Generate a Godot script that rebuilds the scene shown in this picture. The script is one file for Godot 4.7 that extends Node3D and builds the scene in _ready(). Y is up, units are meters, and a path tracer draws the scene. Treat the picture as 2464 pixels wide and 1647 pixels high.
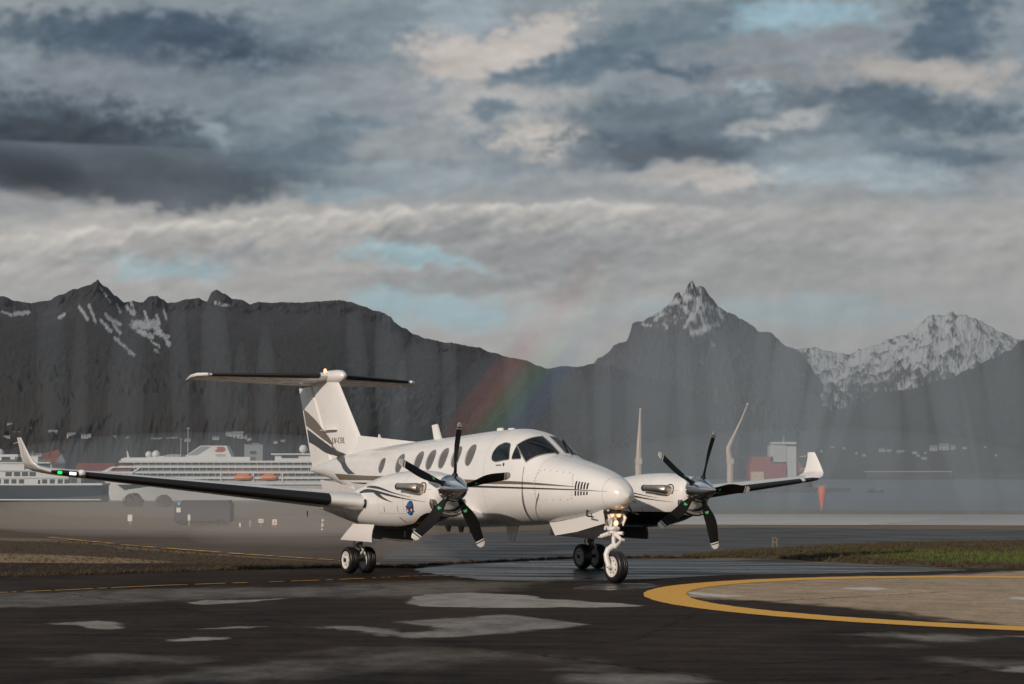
extends Node3D
# An airfield by a bay: a twin-propeller airplane on a wet apron, moored ships, mountains under broken cloud and drifting spray.

const SLOPE_X := -0.0059   # the apron drains away from the camera and a little to the right
const SLOPE_Z := 0.0080
const SEA := -10.4
const EYE := Vector3(-2.09, 0.0, 31.588)
var mat := {}
var used_names := {}
var rng := RandomNumberGenerator.new()

func ground_y(x: float, z: float) -> float:
	return SLOPE_X * x + SLOPE_Z * z

# a point on the ground (or at a height above the ground) from metres to the right of and in front of the camera stand
func spot(right: float, ahead: float, up := 0.0) -> Vector3:
	var x := EYE.x + right
	var z := EYE.z - ahead
	return Vector3(x, ground_y(x, z) + up, z)

func sea_spot(right: float, ahead: float, up := 0.0) -> Vector3:
	return Vector3(EYE.x + right, SEA + up, EYE.z - ahead)

# ------------------------------------------------------------------ mesh helpers
class Shape:
	var v := PackedVector3Array()
	var t := PackedInt32Array()
	var uv := PackedVector2Array()
	var c := PackedColorArray()
	func add(p: Vector3) -> int:
		v.append(p)
		return v.size() - 1
	func tri(a: int, b: int, d: int) -> void:
		t.append(a); t.append(b); t.append(d)
	func quad(a: int, b: int, d: int, e: int) -> void:
		tri(a, b, d); tri(a, d, e)
	func rows(rr: Array, closed := false) -> Array:
		var ids := []
		for r in rr:
			var line := PackedInt32Array()
			for p in r:
				line.append(add(p))
			ids.append(line)
		for i in ids.size() - 1:
			var n: int = ids[i].size()
			for k in (n if closed else n - 1):
				var k2 := (k + 1) % n
				quad(ids[i][k], ids[i][k2], ids[i + 1][k2], ids[i + 1][k])
		return ids
	func cap(line: PackedInt32Array, flip := false) -> void:
		var m := Vector3.ZERO
		for i in line:
			m += v[i]
		var o := add(m / line.size())
		for k in line.size():
			var a := line[k]
			var b := line[(k + 1) % line.size()]
			if flip:
				tri(o, b, a)
			else:
				tri(o, a, b)
	func loft(rr: Array, caps := true) -> Shape:
		var ids := rows(rr, true)
		if caps:
			cap(ids[0], true)
			cap(ids[-1])
		return self
	func box(center: Vector3, size: Vector3, basis := Basis()) -> Shape:
		var o := v.size()
		for k in 8:
			var s := Vector3((k & 1) - 0.5, ((k >> 1) & 1) - 0.5, ((k >> 2) & 1) - 0.5)
			v.append(center + basis * (s * size))
		for f in [[0, 4, 6, 2], [1, 3, 7, 5], [0, 1, 5, 4], [2, 6, 7, 3], [0, 2, 3, 1], [4, 5, 7, 6]]:
			quad(o + f[0], o + f[1], o + f[2], o + f[3])
		return self
	func span(lo: Vector3, hi: Vector3) -> Shape:
		return box((lo + hi) / 2.0, hi - lo)
	func tube(path: Array, radii: Array, sides := 10, caps := true) -> Shape:
		var rr := []
		var side := Vector3.ZERO
		for i in path.size():
			var d: Vector3 = (path[mini(i + 1, path.size() - 1)] - path[maxi(i - 1, 0)]).normalized()
			if side == Vector3.ZERO:
				side = d.cross(Vector3.UP if absf(d.y) < 0.9 else Vector3.RIGHT).normalized()
			side = (side - d * side.dot(d)).normalized()
			var other := d.cross(side)
			var ring := []
			var r: float = radii[mini(i, radii.size() - 1)]
			for k in sides:
				var a := TAU * k / sides
				ring.append(path[i] + (side * cos(a) + other * sin(a)) * r)
			rr.append(ring)
		loft(rr, caps)
		return self
	# a profile of (along, radius) pairs turned about an axis
	func lathe(at: Vector3, axis: Vector3, profile: Array, sides := 24) -> Shape:
		var a := axis.normalized()
		var s := a.cross(Vector3.UP if absf(a.y) < 0.9 else Vector3.RIGHT).normalized()
		var o := a.cross(s)
		var rr := []
		for p in profile:
			var ring := []
			for k in sides:
				var g := TAU * k / sides
				ring.append(at + a * p[0] + (s * cos(g) + o * sin(g)) * maxf(p[1], 0.0004))
			rr.append(ring)
		loft(rr)
		return self
	func prism(poly: PackedVector2Array, place: Transform3D, thick: float) -> Shape:
		var idx := Geometry2D.triangulate_polygon(poly)
		var n := poly.size()
		var o := v.size()
		for h in [0.5, -0.5]:
			for p in poly:
				v.append(place * Vector3(p.x, p.y, h * thick))
		for k in range(0, idx.size(), 3):
			tri(o + idx[k], o + idx[k + 1], o + idx[k + 2])
			tri(o + n + idx[k], o + n + idx[k + 2], o + n + idx[k + 1])
		var ccw := not Geometry2D.is_polygon_clockwise(poly)
		var first := Geometry2D.is_polygon_clockwise(PackedVector2Array([poly[idx[0]], poly[idx[1]], poly[idx[2]]]))
		if first:   # caps came out turned inside; turn them
			for k in range(t.size() - idx.size() * 2, t.size(), 3):
				var keep := t[k + 1]
				t[k + 1] = t[k + 2]
				t[k + 2] = keep
		for k in n:
			var k2 := (k + 1) % n
			if ccw:
				quad(o + k, o + n + k, o + n + k2, o + k2)
			else:
				quad(o + k2, o + n + k2, o + n + k, o + k)
		return self
	func flip_all() -> void:
		for k in range(0, t.size(), 3):
			var keep := t[k + 1]
			t[k + 1] = t[k + 2]
			t[k + 2] = keep
	func outward() -> Shape:   # for closed shapes
		var vol := 0.0
		var m := v[0]
		for k in range(0, t.size(), 3):
			vol += (v[t[k]] - m).dot((v[t[k + 1]] - m).cross(v[t[k + 2]] - m))
		if vol < 0.0:
			flip_all()
		return self
	func facing(hint: Vector3) -> Shape:
		var s := 0.0
		for k in range(0, t.size(), 3):
			s += (v[t[k + 1]] - v[t[k]]).cross(v[t[k + 2]] - v[t[k]]).dot(hint)
		if s < 0.0:
			flip_all()
		return self
	# triangles run counter-clockwise seen from outside; Godot wants them clockwise
	func arrays(crease := 40.0) -> Array:
		var a := []
		a.resize(Mesh.ARRAY_MAX)
		var nf := t.size() / 3
		var fn := PackedVector3Array()
		fn.resize(nf)
		var near := []
		near.resize(v.size())
		for i in v.size():
			near[i] = PackedInt32Array()
		for f in nf:
			fn[f] = (v[t[f * 3 + 1]] - v[t[f * 3]]).cross(v[t[f * 3 + 2]] - v[t[f * 3]])
			for k in 3:
				near[t[f * 3 + k]].append(f)
		var unit := PackedVector3Array()
		unit.resize(nf)
		for f in nf:
			unit[f] = fn[f].normalized()
		var lim := cos(deg_to_rad(crease))
		var pv := PackedVector3Array()
		var pn := PackedVector3Array()
		var pu := PackedVector2Array()
		var pc := PackedColorArray()
		pv.resize(nf * 3); pn.resize(nf * 3)
		if uv.size(): pu.resize(nf * 3)
		if c.size(): pc.resize(nf * 3)
		for f in nf:
			for k in 3:
				var i := t[f * 3 + [0, 2, 1][k]]
				var n := Vector3.ZERO
				for g in near[i]:
					if unit[g].dot(unit[f]) >= lim:
						n += fn[g]
				pv[f * 3 + k] = v[i]
				pn[f * 3 + k] = n.normalized() if n.length_squared() > 1e-20 else Vector3.UP
				if uv.size(): pu[f * 3 + k] = uv[i]
				if c.size(): pc[f * 3 + k] = c[i]
		a[Mesh.ARRAY_VERTEX] = pv
		a[Mesh.ARRAY_NORMAL] = pn
		if uv.size(): a[Mesh.ARRAY_TEX_UV] = pu
		if c.size(): a[Mesh.ARRAY_COLOR] = pc
		return a
	func mesh(crease := 40.0) -> ArrayMesh:
		var m := ArrayMesh.new()
		m.add_surface_from_arrays(Mesh.PRIMITIVE_TRIANGLES, arrays(crease))
		return m

func plain_name(called: String) -> String:
	if not used_names.has(called):
		used_names[called] = 0
		return called
	used_names[called] += 1
	return "%s_%03d" % [called, used_names[called]]

# one named mesh under a parent (the root when none is given)
func obj(called: String, s, m: Material, parent: Node = null, crease := 40.0) -> MeshInstance3D:
	var o := MeshInstance3D.new()
	o.mesh = s if s is Mesh else s.mesh(crease)
	o.material_override = m
	if parent == null:
		o.name = plain_name(called)
		add_child(o)
	else:
		var n := 0
		var full := called
		while parent.has_node(full):
			n += 1
			full = "%s_%03d" % [called, n]
		o.name = full
		parent.add_child(o)
	return o

func thing(called: String, label: String, category: String, at := Vector3.ZERO, turn := 0.0, group := "") -> Node3D:
	var o := Node3D.new()
	o.name = plain_name(called)
	add_child(o)
	o.position = at
	o.rotation.y = turn
	tag(o, label, category, group)
	return o

func tag(o: Node, label: String, category: String, group := "") -> void:
	o.set_meta("label", label)
	o.set_meta("category", category)
	if group:
		o.set_meta("group", group)

func setting(called: String, s, m: Material, crease := 40.0, kind := "structure") -> MeshInstance3D:
	var o := obj(called, s, m, null, crease)
	o.set_meta("kind", kind)
	return o

func holder(called: String, parent: Node) -> Node3D:   # a part that only gathers its sub-parts
	var o := Node3D.new()
	var n := 0
	var full := called
	while parent.has_node(full):
		n += 1
		full = "%s_%03d" % [called, n]
	o.name = full
	parent.add_child(o)
	return o

func lin(r: float, g := -1.0, b := -1.0) -> Color:
	return Color(r, r if g < 0.0 else g, r if b < 0.0 else b).linear_to_srgb()

func paint(called: String, col: Color, rough := 0.6, metal := 0.0, coat := 0.0) -> StandardMaterial3D:
	var m := StandardMaterial3D.new()
	m.resource_name = called
	m.albedo_color = col
	m.roughness = rough
	m.metallic = metal
	if coat > 0.0:
		m.clearcoat_enabled = true
		m.clearcoat = coat
		m.clearcoat_roughness = 0.08
	mat[called] = m
	return m

func fresh_noise(seed_: int, freq: float, octaves := 4, kind := FastNoiseLite.TYPE_SIMPLEX_SMOOTH) -> FastNoiseLite:
	var n := FastNoiseLite.new()
	n.seed = seed_
	n.noise_type = kind
	n.frequency = freq
	n.fractal_type = FastNoiseLite.FRACTAL_FBM
	n.fractal_octaves = octaves
	return n

func noise_map(seed_: int, freq: float, low: Color, high: Color, size := 512, octaves := 4) -> NoiseTexture2D:
	var t := NoiseTexture2D.new()
	t.width = size
	t.height = size
	t.seamless = true
	t.noise = fresh_noise(seed_, freq, octaves)
	var g := Gradient.new()
	g.set_color(0, low)
	g.set_color(1, high)
	t.color_ramp = g
	return t

func bump_map(seed_: int, freq: float, strength: float, size := 512, octaves := 4) -> NoiseTexture2D:
	var t := NoiseTexture2D.new()
	t.width = size
	t.height = size
	t.seamless = true
	t.as_normal_map = true
	t.bump_strength = strength
	t.noise = fresh_noise(seed_, freq, octaves)
	return t

# smooth curve through a table of rows whose first entry rises
func curve(tab: Array, x: float, col: int) -> float:
	var n := tab.size()
	if x <= tab[0][0]: return tab[0][col]
	if x >= tab[n - 1][0]: return tab[n - 1][col]
	var i := 0
	while tab[i + 1][0] < x:
		i += 1
	var h: float = tab[i + 1][0] - tab[i][0]
	var s: float = (tab[i + 1][col] - tab[i][col]) / h
	var m0 := s
	var m1 := s
	if i > 0:
		var sp: float = (tab[i][col] - tab[i - 1][col]) / (tab[i][0] - tab[i - 1][0])
		m0 = 0.0 if sp * s <= 0.0 else 2.0 * sp * s / (sp + s)
	if i < n - 2:
		var sn: float = (tab[i + 2][col] - tab[i + 1][col]) / (tab[i + 2][0] - tab[i + 1][0])
		m1 = 0.0 if sn * s <= 0.0 else 2.0 * sn * s / (sn + s)
	var t := (x - float(tab[i][0])) / h
	var t2 := t * t
	var t3 := t2 * t
	return (2 * t3 - 3 * t2 + 1) * tab[i][col] + (t3 - 2 * t2 + t) * h * m0 + (-2 * t3 + 3 * t2) * tab[i + 1][col] + (t3 - t2) * h * m1

# ------------------------------------------------------------------ the scene
func _ready() -> void:
	rng.seed = 7
	# camera
	var cam := Camera3D.new()
	cam.name = "camera"
	cam.position = EYE + Vector3(0, ground_y(EYE.x, EYE.z) + 1.6525, 0)
	cam.rotation.x = 0.0715
	cam.fov = rad_to_deg(2.0 * atan(823.5 / 4392.0))
	cam.near = 0.1
	cam.far = 40000.0
	cam.current = true
	add_child(cam)
	# sky and air
	var env := Environment.new()
	env.background_mode = Environment.BG_SKY
	env.sky = Sky.new()
	env.sky.sky_material = cloudy_sky()
	env.background_energy_multiplier = 1.0
	env.tonemap_mode = Environment.TONE_MAPPER_LINEAR
	env.tonemap_exposure = 1.0
	env.sdfgi_enabled = true
	env.ssao_enabled = true
	env.ssil_enabled = true
	env.fog_enabled = true
	env.fog_density = 0.000009
	env.fog_light_color = Color(0.93, 0.96, 1.0)
	env.volumetric_fog_enabled = true
	env.volumetric_fog_density = 0.0
	var we := WorldEnvironment.new()
	we.name = "world_environment"
	we.environment = env
	add_child(we)
	# low sun behind the camera's left shoulder
	var sun := DirectionalLight3D.new()
	sun.name = "sun"
	sun.light_energy = 0.93
	sun.light_color = Color(1.0, 0.935, 0.875)
	sun.light_angular_distance = 0.5
	sun.shadow_enabled = true
	var az := deg_to_rad(33.0)
	var el := deg_to_rad(20.5)
	var to_sun := Vector3(-sin(az) * cos(el), sin(el), cos(az) * cos(el))
	add_child(sun)
	sun.look_at_from_position(to_sun * 50.0, Vector3.ZERO, Vector3.UP)

	materials()
	build_ground()
	build_water_and_hills()
	build_airplane()
	build_ships()
	build_harbour()
	build_field_things()
	build_spray()

# ------------------------------------------------------------------ sky
# clouds laid out by direction; a blob is [azimuth px, height px, half width, half height, tilt, red, green, blue, share] on a chart of 76.6 px per degree
const CLOUDS := [
	[60, 10, 110, 35, 0, 158, 164, 166, 0.6], [400, 85, 380, 65, 4, 68, 84, 101, 0.95], [560, 130, 220, 40, 6, 66, 80, 96, 0.6], [130, 70, 220, 50, 0, 84, 101, 114, 0.6], [230, 200, 330, 75, -5, 126, 134, 143, 0.8], [620, 230, 260, 90, 0, 116, 129, 138, 0.55],
	[60, 300, 380, 90, 6, 74, 86, 97, 0.9], [120, 350, 460, 70, 4, 58, 66, 75, 0.95], [170, 415, 300, 48, 9, 45, 51, 61, 0.97], [430, 440, 190, 42, 5, 64, 76, 88, 0.95], [480, 350, 180, 60, 0, 84, 98, 110, 0.7], [70, 478, 130, 32, 0, 150, 152, 153, 0.8], [690, 385, 200, 75, 0, 98, 114, 126, 0.85], [505, 312, 60, 16, 28, 152, 164, 170, 0.7], [590, 330, 120, 30, 0, 136, 149, 156, 0.5],
	[900, 60, 280, 80, 0, 122, 136, 146, 0.7], [1110, 30, 110, 60, 0, 158, 170, 178, 0.7], [1130, 125, 130, 55, 10, 198, 189, 182, 0.9], [1290, 85, 130, 60, -22, 198, 190, 184, 0.9], [1190, 235, 190, 55, 0, 188, 184, 181, 0.75], [900, 205, 200, 60, 0, 150, 155, 160, 0.5], [760, 270, 130, 40, 0, 140, 152, 160, 0.5],
	[835, 292, 105, 22, -5, 104, 121, 133, 0.9], [1205, 262, 70, 22, 6, 100, 118, 132, 0.8], [1260, 182, 75, 16, -4, 118, 134, 145, 0.8], [1060, 200, 70, 14, -25, 130, 143, 151, 0.6], [1165, 330, 50, 16, -20, 118, 132, 143, 0.7], [1320, 330, 115, 45, 0, 198, 190, 182, 0.9], [1000, 330, 150, 50, 0, 166, 168, 168, 0.5],
	[1350, 138, 140, 22, -14, 98, 116, 130, 0.95], [1490, 105, 160, 34, -20, 98, 116, 129, 0.95], [1660, 55, 160, 50, -15, 108, 124, 135, 0.85], [1950, 22, 190, 36, -5, 150, 180, 193, 0.9], [1650, 152, 140, 24, 6, 84, 102, 118, 0.95], [1430, 160, 70, 18, -20, 104, 121, 134, 0.7], [1820, 110, 200, 35, -4, 134, 141, 147, 0.7], [2120, 95, 230, 50, 0, 138, 144, 149, 0.6],
	[2300, 65, 130, 75, -25, 88, 106, 121, 0.95], [2250, 165, 210, 42, 5, 180, 174, 169, 0.9], [1900, 185, 260, 32, 0, 138, 141, 144, 0.7], [1830, 197, 75, 14, -4, 168, 182, 189, 0.85], [2160, 252, 290, 46, 6, 90, 106, 119, 0.95], [1950, 225, 130, 26, 10, 110, 122, 132, 0.6],
	[1620, 300, 270, 72, 0, 104, 118, 128, 0.92], [1600, 352, 250, 32, 0, 84, 98, 111, 0.92], [1420, 365, 90, 22, 0, 118, 128, 137, 0.7], [1880, 282, 125, 18, -14, 182, 182, 180, 0.75], [2060, 305, 110, 34, 0, 112, 128, 138, 0.75], [2260, 375, 130, 28, 5, 92, 110, 124, 0.9], [2180, 340, 120, 16, 0, 104, 122, 135, 0.7], [2050, 410, 240, 36, 2, 160, 175, 182, 0.85], [1700, 418, 170, 34, 0, 194, 188, 182, 0.9], [1450, 420, 190, 26, 0, 160, 161, 161, 0.6], [1980, 355, 170, 30, 0, 150, 162, 168, 0.5],
	[990, 420, 200, 34, 0, 154, 165, 171, 0.7], [830, 455, 130, 16, -6, 148, 164, 172, 0.85],
	[380, 592, 260, 24, -8, 148, 148, 148, 0.6], [200, 545, 240, 22, -9, 188, 184, 179, 0.6], [640, 510, 250, 18, -7, 186, 182, 177, 0.5], [1020, 560, 220, 36, -8, 138, 141, 143, 0.75], [1160, 595, 230, 40, 0, 138, 142, 145, 0.65], [880, 555, 90, 14, -22, 176, 172, 168, 0.6],
	[380, 640, 140, 26, 3, 154, 175, 181, 0.9], [1000, 625, 190, 22, 9, 154, 180, 188, 0.95], [1060, 748, 150, 46, 4, 156, 178, 184, 0.95], [950, 712, 90, 26, 10, 156, 178, 184, 0.9], [1850, 748, 340, 34, 0, 158, 175, 181, 0.8], [1320, 752, 90, 18, -5, 176, 180, 181, 0.7], [1120, 682, 250, 22, 3, 146, 149, 151, 0.8], [560, 612, 90, 20, 0, 136, 140, 145, 0.7],
	[1720, 620, 420, 80, 0, 148, 150, 151, 0.65], [1420, 600, 200, 60, -10, 140, 144, 147, 0.5], [1950, 560, 300, 30, 4, 156, 157, 157, 0.5], [2250, 560, 200, 60, 0, 168, 168, 168, 0.5], [1340, 790, 120, 30, 0, 172, 174, 175, 0.6],
]

func ridge_line(u: float) -> float:   # bright edge of the long cloud bank
	if u < 714.0: return lerpf(560.0, 512.0, clampf(u / 714.0, -1.0, 1.0))
	if u < 1312.0: return lerpf(512.0, 480.0, (u - 714.0) / 598.0)
	return lerpf(480.0, 500.0, (u - 1312.0) / 800.0)

func cloudy_sky() -> PanoramaSkyMaterial:
	var w := 4096
	var h := 2048
	var big := fresh_noise(11, 1.0, 5)
	var fine := fresh_noise(23, 1.0, 5)
	var fib := fresh_noise(31, 1.0, 4)
	# all round: broken cloud of the same greys, slates and pale gaps
	var small := Image.create(512, 256, false, Image.FORMAT_RGB8)
	for j in 128:
		var e := PI * (0.5 - (j + 0.5) / 256.0)
		for i in 512:
			var az := TAU * ((i + 0.5) / 512.0)
			small.set_pixel(i, j, open_sky(az, e, big, fine))
	small.fill_rect(Rect2i(0, 128, 512, 128), Color8(96, 97, 98))
	small.resize(w, h, Image.INTERPOLATE_CUBIC)
	# finer where clouds are seen large
	var i0 := -int(w * 27.0 / 360.0)
	var i1 := int(w * 27.0 / 360.0)
	for j in range(int(h * (90.0 - 24.0) / 180.0), h / 2):
		var e := PI * (0.5 - (j + 0.5) / h)
		for i in range(i0, i1):
			var az := TAU * (i + 0.5) / w
			var u := 1232.0 + 4392.0 * tan(az)
			var v := 1138.0 - 4392.0 * tan(e) / cos(az)
			var k := smoothstep(1232.0 + 760.0, 1232.0 + 230.0, absf(u - 1232.0)) * smoothstep(-560.0, -150.0, v)
			var base := open_sky(az, e, big, fine)
			var c := base
			if k > 0.0:
				c = base.lerp(near_sky(u, v, big, fine, fib), k)
			small.set_pixel(posmod(i, w), j, c)
	var m := PanoramaSkyMaterial.new()
	m.panorama = ImageTexture.create_from_image(small)
	return m

func open_sky(az: float, e: float, big: FastNoiseLite, fine: FastNoiseLite) -> Color:
	var y := maxf(sin(e), 0.0)
	var s := 1.0 / (y + 0.16)
	var p := Vector2(sin(az), -cos(az)) * cos(e) * s
	var n := big.get_noise_2d(p.x * 0.75 + 40.0, p.y * 0.75) * 0.75 + fine.get_noise_2d(p.x * 2.6, p.y * 2.6 + 9.0) * 0.35
	var slate := Color8(76, 90, 103)
	var grey := Color8(122, 131, 138)
	var pale := Color8(192, 187, 183)
	var c := grey.lerp(slate, smoothstep(-0.02, 0.38, n)).lerp(pale, smoothstep(0.05, 0.42, -n))
	var gap := smoothstep(0.18, 0.4, big.get_noise_2d(p.x * 0.9 - 70.0, p.y * 0.9 + 30.0))
	c = c.lerp(Color8(152, 178, 190), gap * 0.55)
	return c.lerp(Color8(160, 163, 165), smoothstep(0.14, 0.0, y) * 0.7)

func near_sky(u0: float, v0: float, big: FastNoiseLite, fine: FastNoiseLite, fib: FastNoiseLite) -> Color:
	var wu := big.get_noise_2d(u0 * 0.0032, v0 * 0.0058) * 60.0 + fine.get_noise_2d(u0 * 0.010, v0 * 0.018) * 40.0
	var wv := big.get_noise_2d(u0 * 0.0032 + 50.0, v0 * 0.0058 + 20.0) * 32.0 + fine.get_noise_2d(u0 * 0.010 + 80.0, v0 * 0.018) * 24.0
	var u := u0 + wu
	var v := v0 + wv
	var r := lerpf(136.0, 166.0, smoothstep(380.0, 540.0, v))
	var g := lerpf(146.0, 165.0, smoothstep(380.0, 540.0, v))
	var b := lerpf(153.0, 163.0, smoothstep(380.0, 540.0, v))
	var rag := fine.get_noise_2d(u0 * 0.017, v0 * 0.030) * 0.42 + fib.get_noise_2d(u0 * 0.045 + 30.0, v0 * 0.085) * 0.26
	for q in CLOUDS:
		var du: float = u - q[0]
		var dv: float = v - q[1]
		if absf(du) > q[2] * 2.1 or absf(dv) > (q[3] + 0.3 * q[2] * absf(q[4]) / 15.0) * 2.2:
			continue
		if q[4] != 0:
			var a: float = deg_to_rad(q[4])
			var ca := cos(a)
			var sa := sin(a)
			var t := du * ca + dv * sa
			dv = dv * ca - du * sa
			du = t
		var rr: float = du * du / (q[2] * q[2]) + dv * dv / (q[3] * q[3])
		if rr > 2.7:
			continue
		var k: float = q[8] * smoothstep(1.5, 0.55, sqrt(rr) + rag)
		r += (q[5] - r) * k
		g += (q[6] - g) * k
		b += (q[7] - b) * k
	# the long bank's sunlit edge, combed by the wind
	var edge := ridge_line(u0) + big.get_noise_2d(u0 * 0.006, 3.0) * 16.0 + fine.get_noise_2d(u0 * 0.013, 7.0) * 13.0 + fib.get_noise_2d(u0 * 0.06, 1.0) * 4.0
	var below := v0 - edge
	var comb := fib.get_noise_2d((u0 + below * 2.4) * 0.012, below * 0.012) * 0.55 + fine.get_noise_2d((u0 + below * 2.0) * 0.03, below * 0.03) * 0.4
	var shine := smoothstep(-4.0, 6.0, below) * exp(-maxf(below, 0.0) / (34.0 + 26.0 * comb)) * (1.0 - smoothstep(1400.0, 2100.0, u0)) * clampf(0.72 + comb, 0.0, 1.1)
	r = lerpf(r, 226.0, minf(shine, 1.0) * 0.85)
	g = lerpf(g, 218.0, minf(shine, 1.0) * 0.85)
	b = lerpf(b, 209.0, minf(shine, 1.0) * 0.85)
	var under := smoothstep(10.0, 60.0, below) * smoothstep(260.0, 90.0, below)
	r += comb * 16.0 * under
	g += comb * 15.0 * under
	b += comb * 14.0 * under
	# fibres
	var f := fib.get_noise_2d((u0 * 0.9 + v0 * 0.5) * 0.006, (v0 * 1.0 + u0 * 0.09) * 0.019) * 13.0 + fine.get_noise_2d(u0 * 0.018, v0 * 0.04) * 8.0
	f *= lerpf(1.0, 0.55, smoothstep(640.0, 760.0, v0))
	# low down the darkest cloud stands as cloud volumes of its own
	var low := smoothstep(330.0, 385.0, v0)
	r = lerpf(r, maxf(r, 98.0), low)
	g = lerpf(g, maxf(g, 106.0), low)
	b = lerpf(b, maxf(b, 114.0), low)
	return Color((r + f) / 255.0, (g + f) / 255.0, (b + f) / 255.0)

# ------------------------------------------------------------------ materials
func materials() -> void:
	var w := paint("white_paint", lin(0.80, 0.785, 0.765), 0.32, 0.0, 0.6)
	w.roughness_texture = noise_map(5, 0.01, Color(0.75, 0.75, 0.75), Color(1, 1, 1))
	w.uv1_triplanar = true
	w.uv1_scale = Vector3(0.35, 0.35, 0.35)
	w.albedo_texture = noise_map(6, 0.008, Color(0.975, 0.97, 0.965), Color(1, 1, 1), 512, 5)
	paint("gear_white", lin(0.72, 0.70, 0.67), 0.4)
	paint("cockpit_glass", lin(0.010, 0.012, 0.015), 0.08)
	paint("cabin_glass", lin(0.135, 0.13, 0.125), 0.15)
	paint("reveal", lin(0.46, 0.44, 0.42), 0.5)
	paint("grey_seal", lin(0.20, 0.195, 0.19), 0.6)
	paint("seam", lin(0.42, 0.40, 0.38), 0.6)
	paint("gold", lin(0.165, 0.125, 0.078), 0.35, 0.2, 0.4)
	paint("charcoal", lin(0.035, 0.032, 0.031), 0.35, 0.0, 0.4)
	paint("letter_grey", lin(0.06, 0.06, 0.06), 0.5)
	paint("black", lin(0.008, 0.008, 0.008), 0.5)
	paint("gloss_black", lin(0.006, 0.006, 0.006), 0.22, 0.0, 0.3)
	paint("boot_rubber", lin(0.010, 0.010, 0.011), 0.48)
	paint("blade_black", lin(0.006, 0.006, 0.006), 0.55).metallic_specular = 0.3
	paint("tip_white", lin(0.62, 0.60, 0.56), 0.5)
	paint("reflector", lin(0.06, 0.42, 0.16), 0.4)
	paint("chrome", lin(0.80, 0.80, 0.81), 0.13, 1.0)
	paint("polished", lin(0.66, 0.58, 0.50), 0.14, 1.0)
	paint("brushed", lin(0.72, 0.63, 0.54), 0.36, 1.0)
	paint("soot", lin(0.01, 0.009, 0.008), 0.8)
	paint("dark_steel", lin(0.05, 0.05, 0.05), 0.45, 0.5)
	paint("dark_strut", lin(0.11, 0.10, 0.095), 0.5)
	paint("belly_grey", lin(0.25, 0.22, 0.19), 0.6)
	paint("badge_blue", lin(0.01, 0.14, 0.42), 0.4)
	paint("badge_brown", lin(0.13, 0.035, 0.02), 0.5)
	paint("tyre", lin(0.012, 0.011, 0.011), 0.42)
	paint("rim", lin(0.66, 0.63, 0.59), 0.45)
	for q in [["beacon_glow", Color(1.0, 0.55, 0.35), 5.0], ["white_glow", Color(1.0, 0.93, 0.93), 1.6], ["green_glow", Color(0.05, 0.9, 0.3), 1.8], ["red_glow", Color(1.0, 0.1, 0.06), 1.5], ["warm_glow", Color(1.0, 0.84, 0.70), 0.95], ["blue_glow", Color(0.35, 0.6, 0.85), 0.5]]:
		var m := paint(q[0], q[1], 0.3)
		m.emission_enabled = true
		m.emission = q[1]
		m.emission_energy_multiplier = q[2]
	paint("lens_glass", lin(0.02, 0.02, 0.02), 0.1)
	paint("shaded_door_paint", lin(0.085, 0.075, 0.068), 0.7)  # dark tone carries the shade under the nacelles
	# far things
	paint("ship_white", lin(0.52, 0.54, 0.54), 0.6)
	paint("ship_navy", lin(0.022, 0.032, 0.042), 0.5)
	paint("ship_glass", lin(0.06, 0.065, 0.068), 0.25)
	paint("ship_grey", lin(0.22, 0.24, 0.25), 0.7)
	paint("ship_red", lin(0.30, 0.07, 0.045), 0.6)
	paint("boat_orange", lin(0.55, 0.17, 0.05), 0.55)
	paint("crane_beige", lin(0.56, 0.46, 0.36), 0.7)
	paint("hull_dark", lin(0.06, 0.055, 0.055), 0.6)
	paint("roof_red", lin(0.16, 0.045, 0.03), 0.8)
	paint("roof_grey", lin(0.14, 0.17, 0.19), 0.7)
	paint("house_wall", lin(0.30, 0.31, 0.31), 0.8)
	paint("house_pale", lin(0.34, 0.35, 0.35), 0.8)
	paint("window_dark", lin(0.03, 0.03, 0.035), 0.2)
	paint("sign_white", lin(0.75, 0.72, 0.66), 0.6)
	paint("post_grey", lin(0.3, 0.29, 0.28), 0.7)
	paint("sock_orange", lin(0.70, 0.14, 0.06), 0.7)
	paint("cart_blue", lin(0.035, 0.04, 0.055), 0.6)
	paint("stake_wood", lin(0.16, 0.13, 0.10), 0.8)

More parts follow.
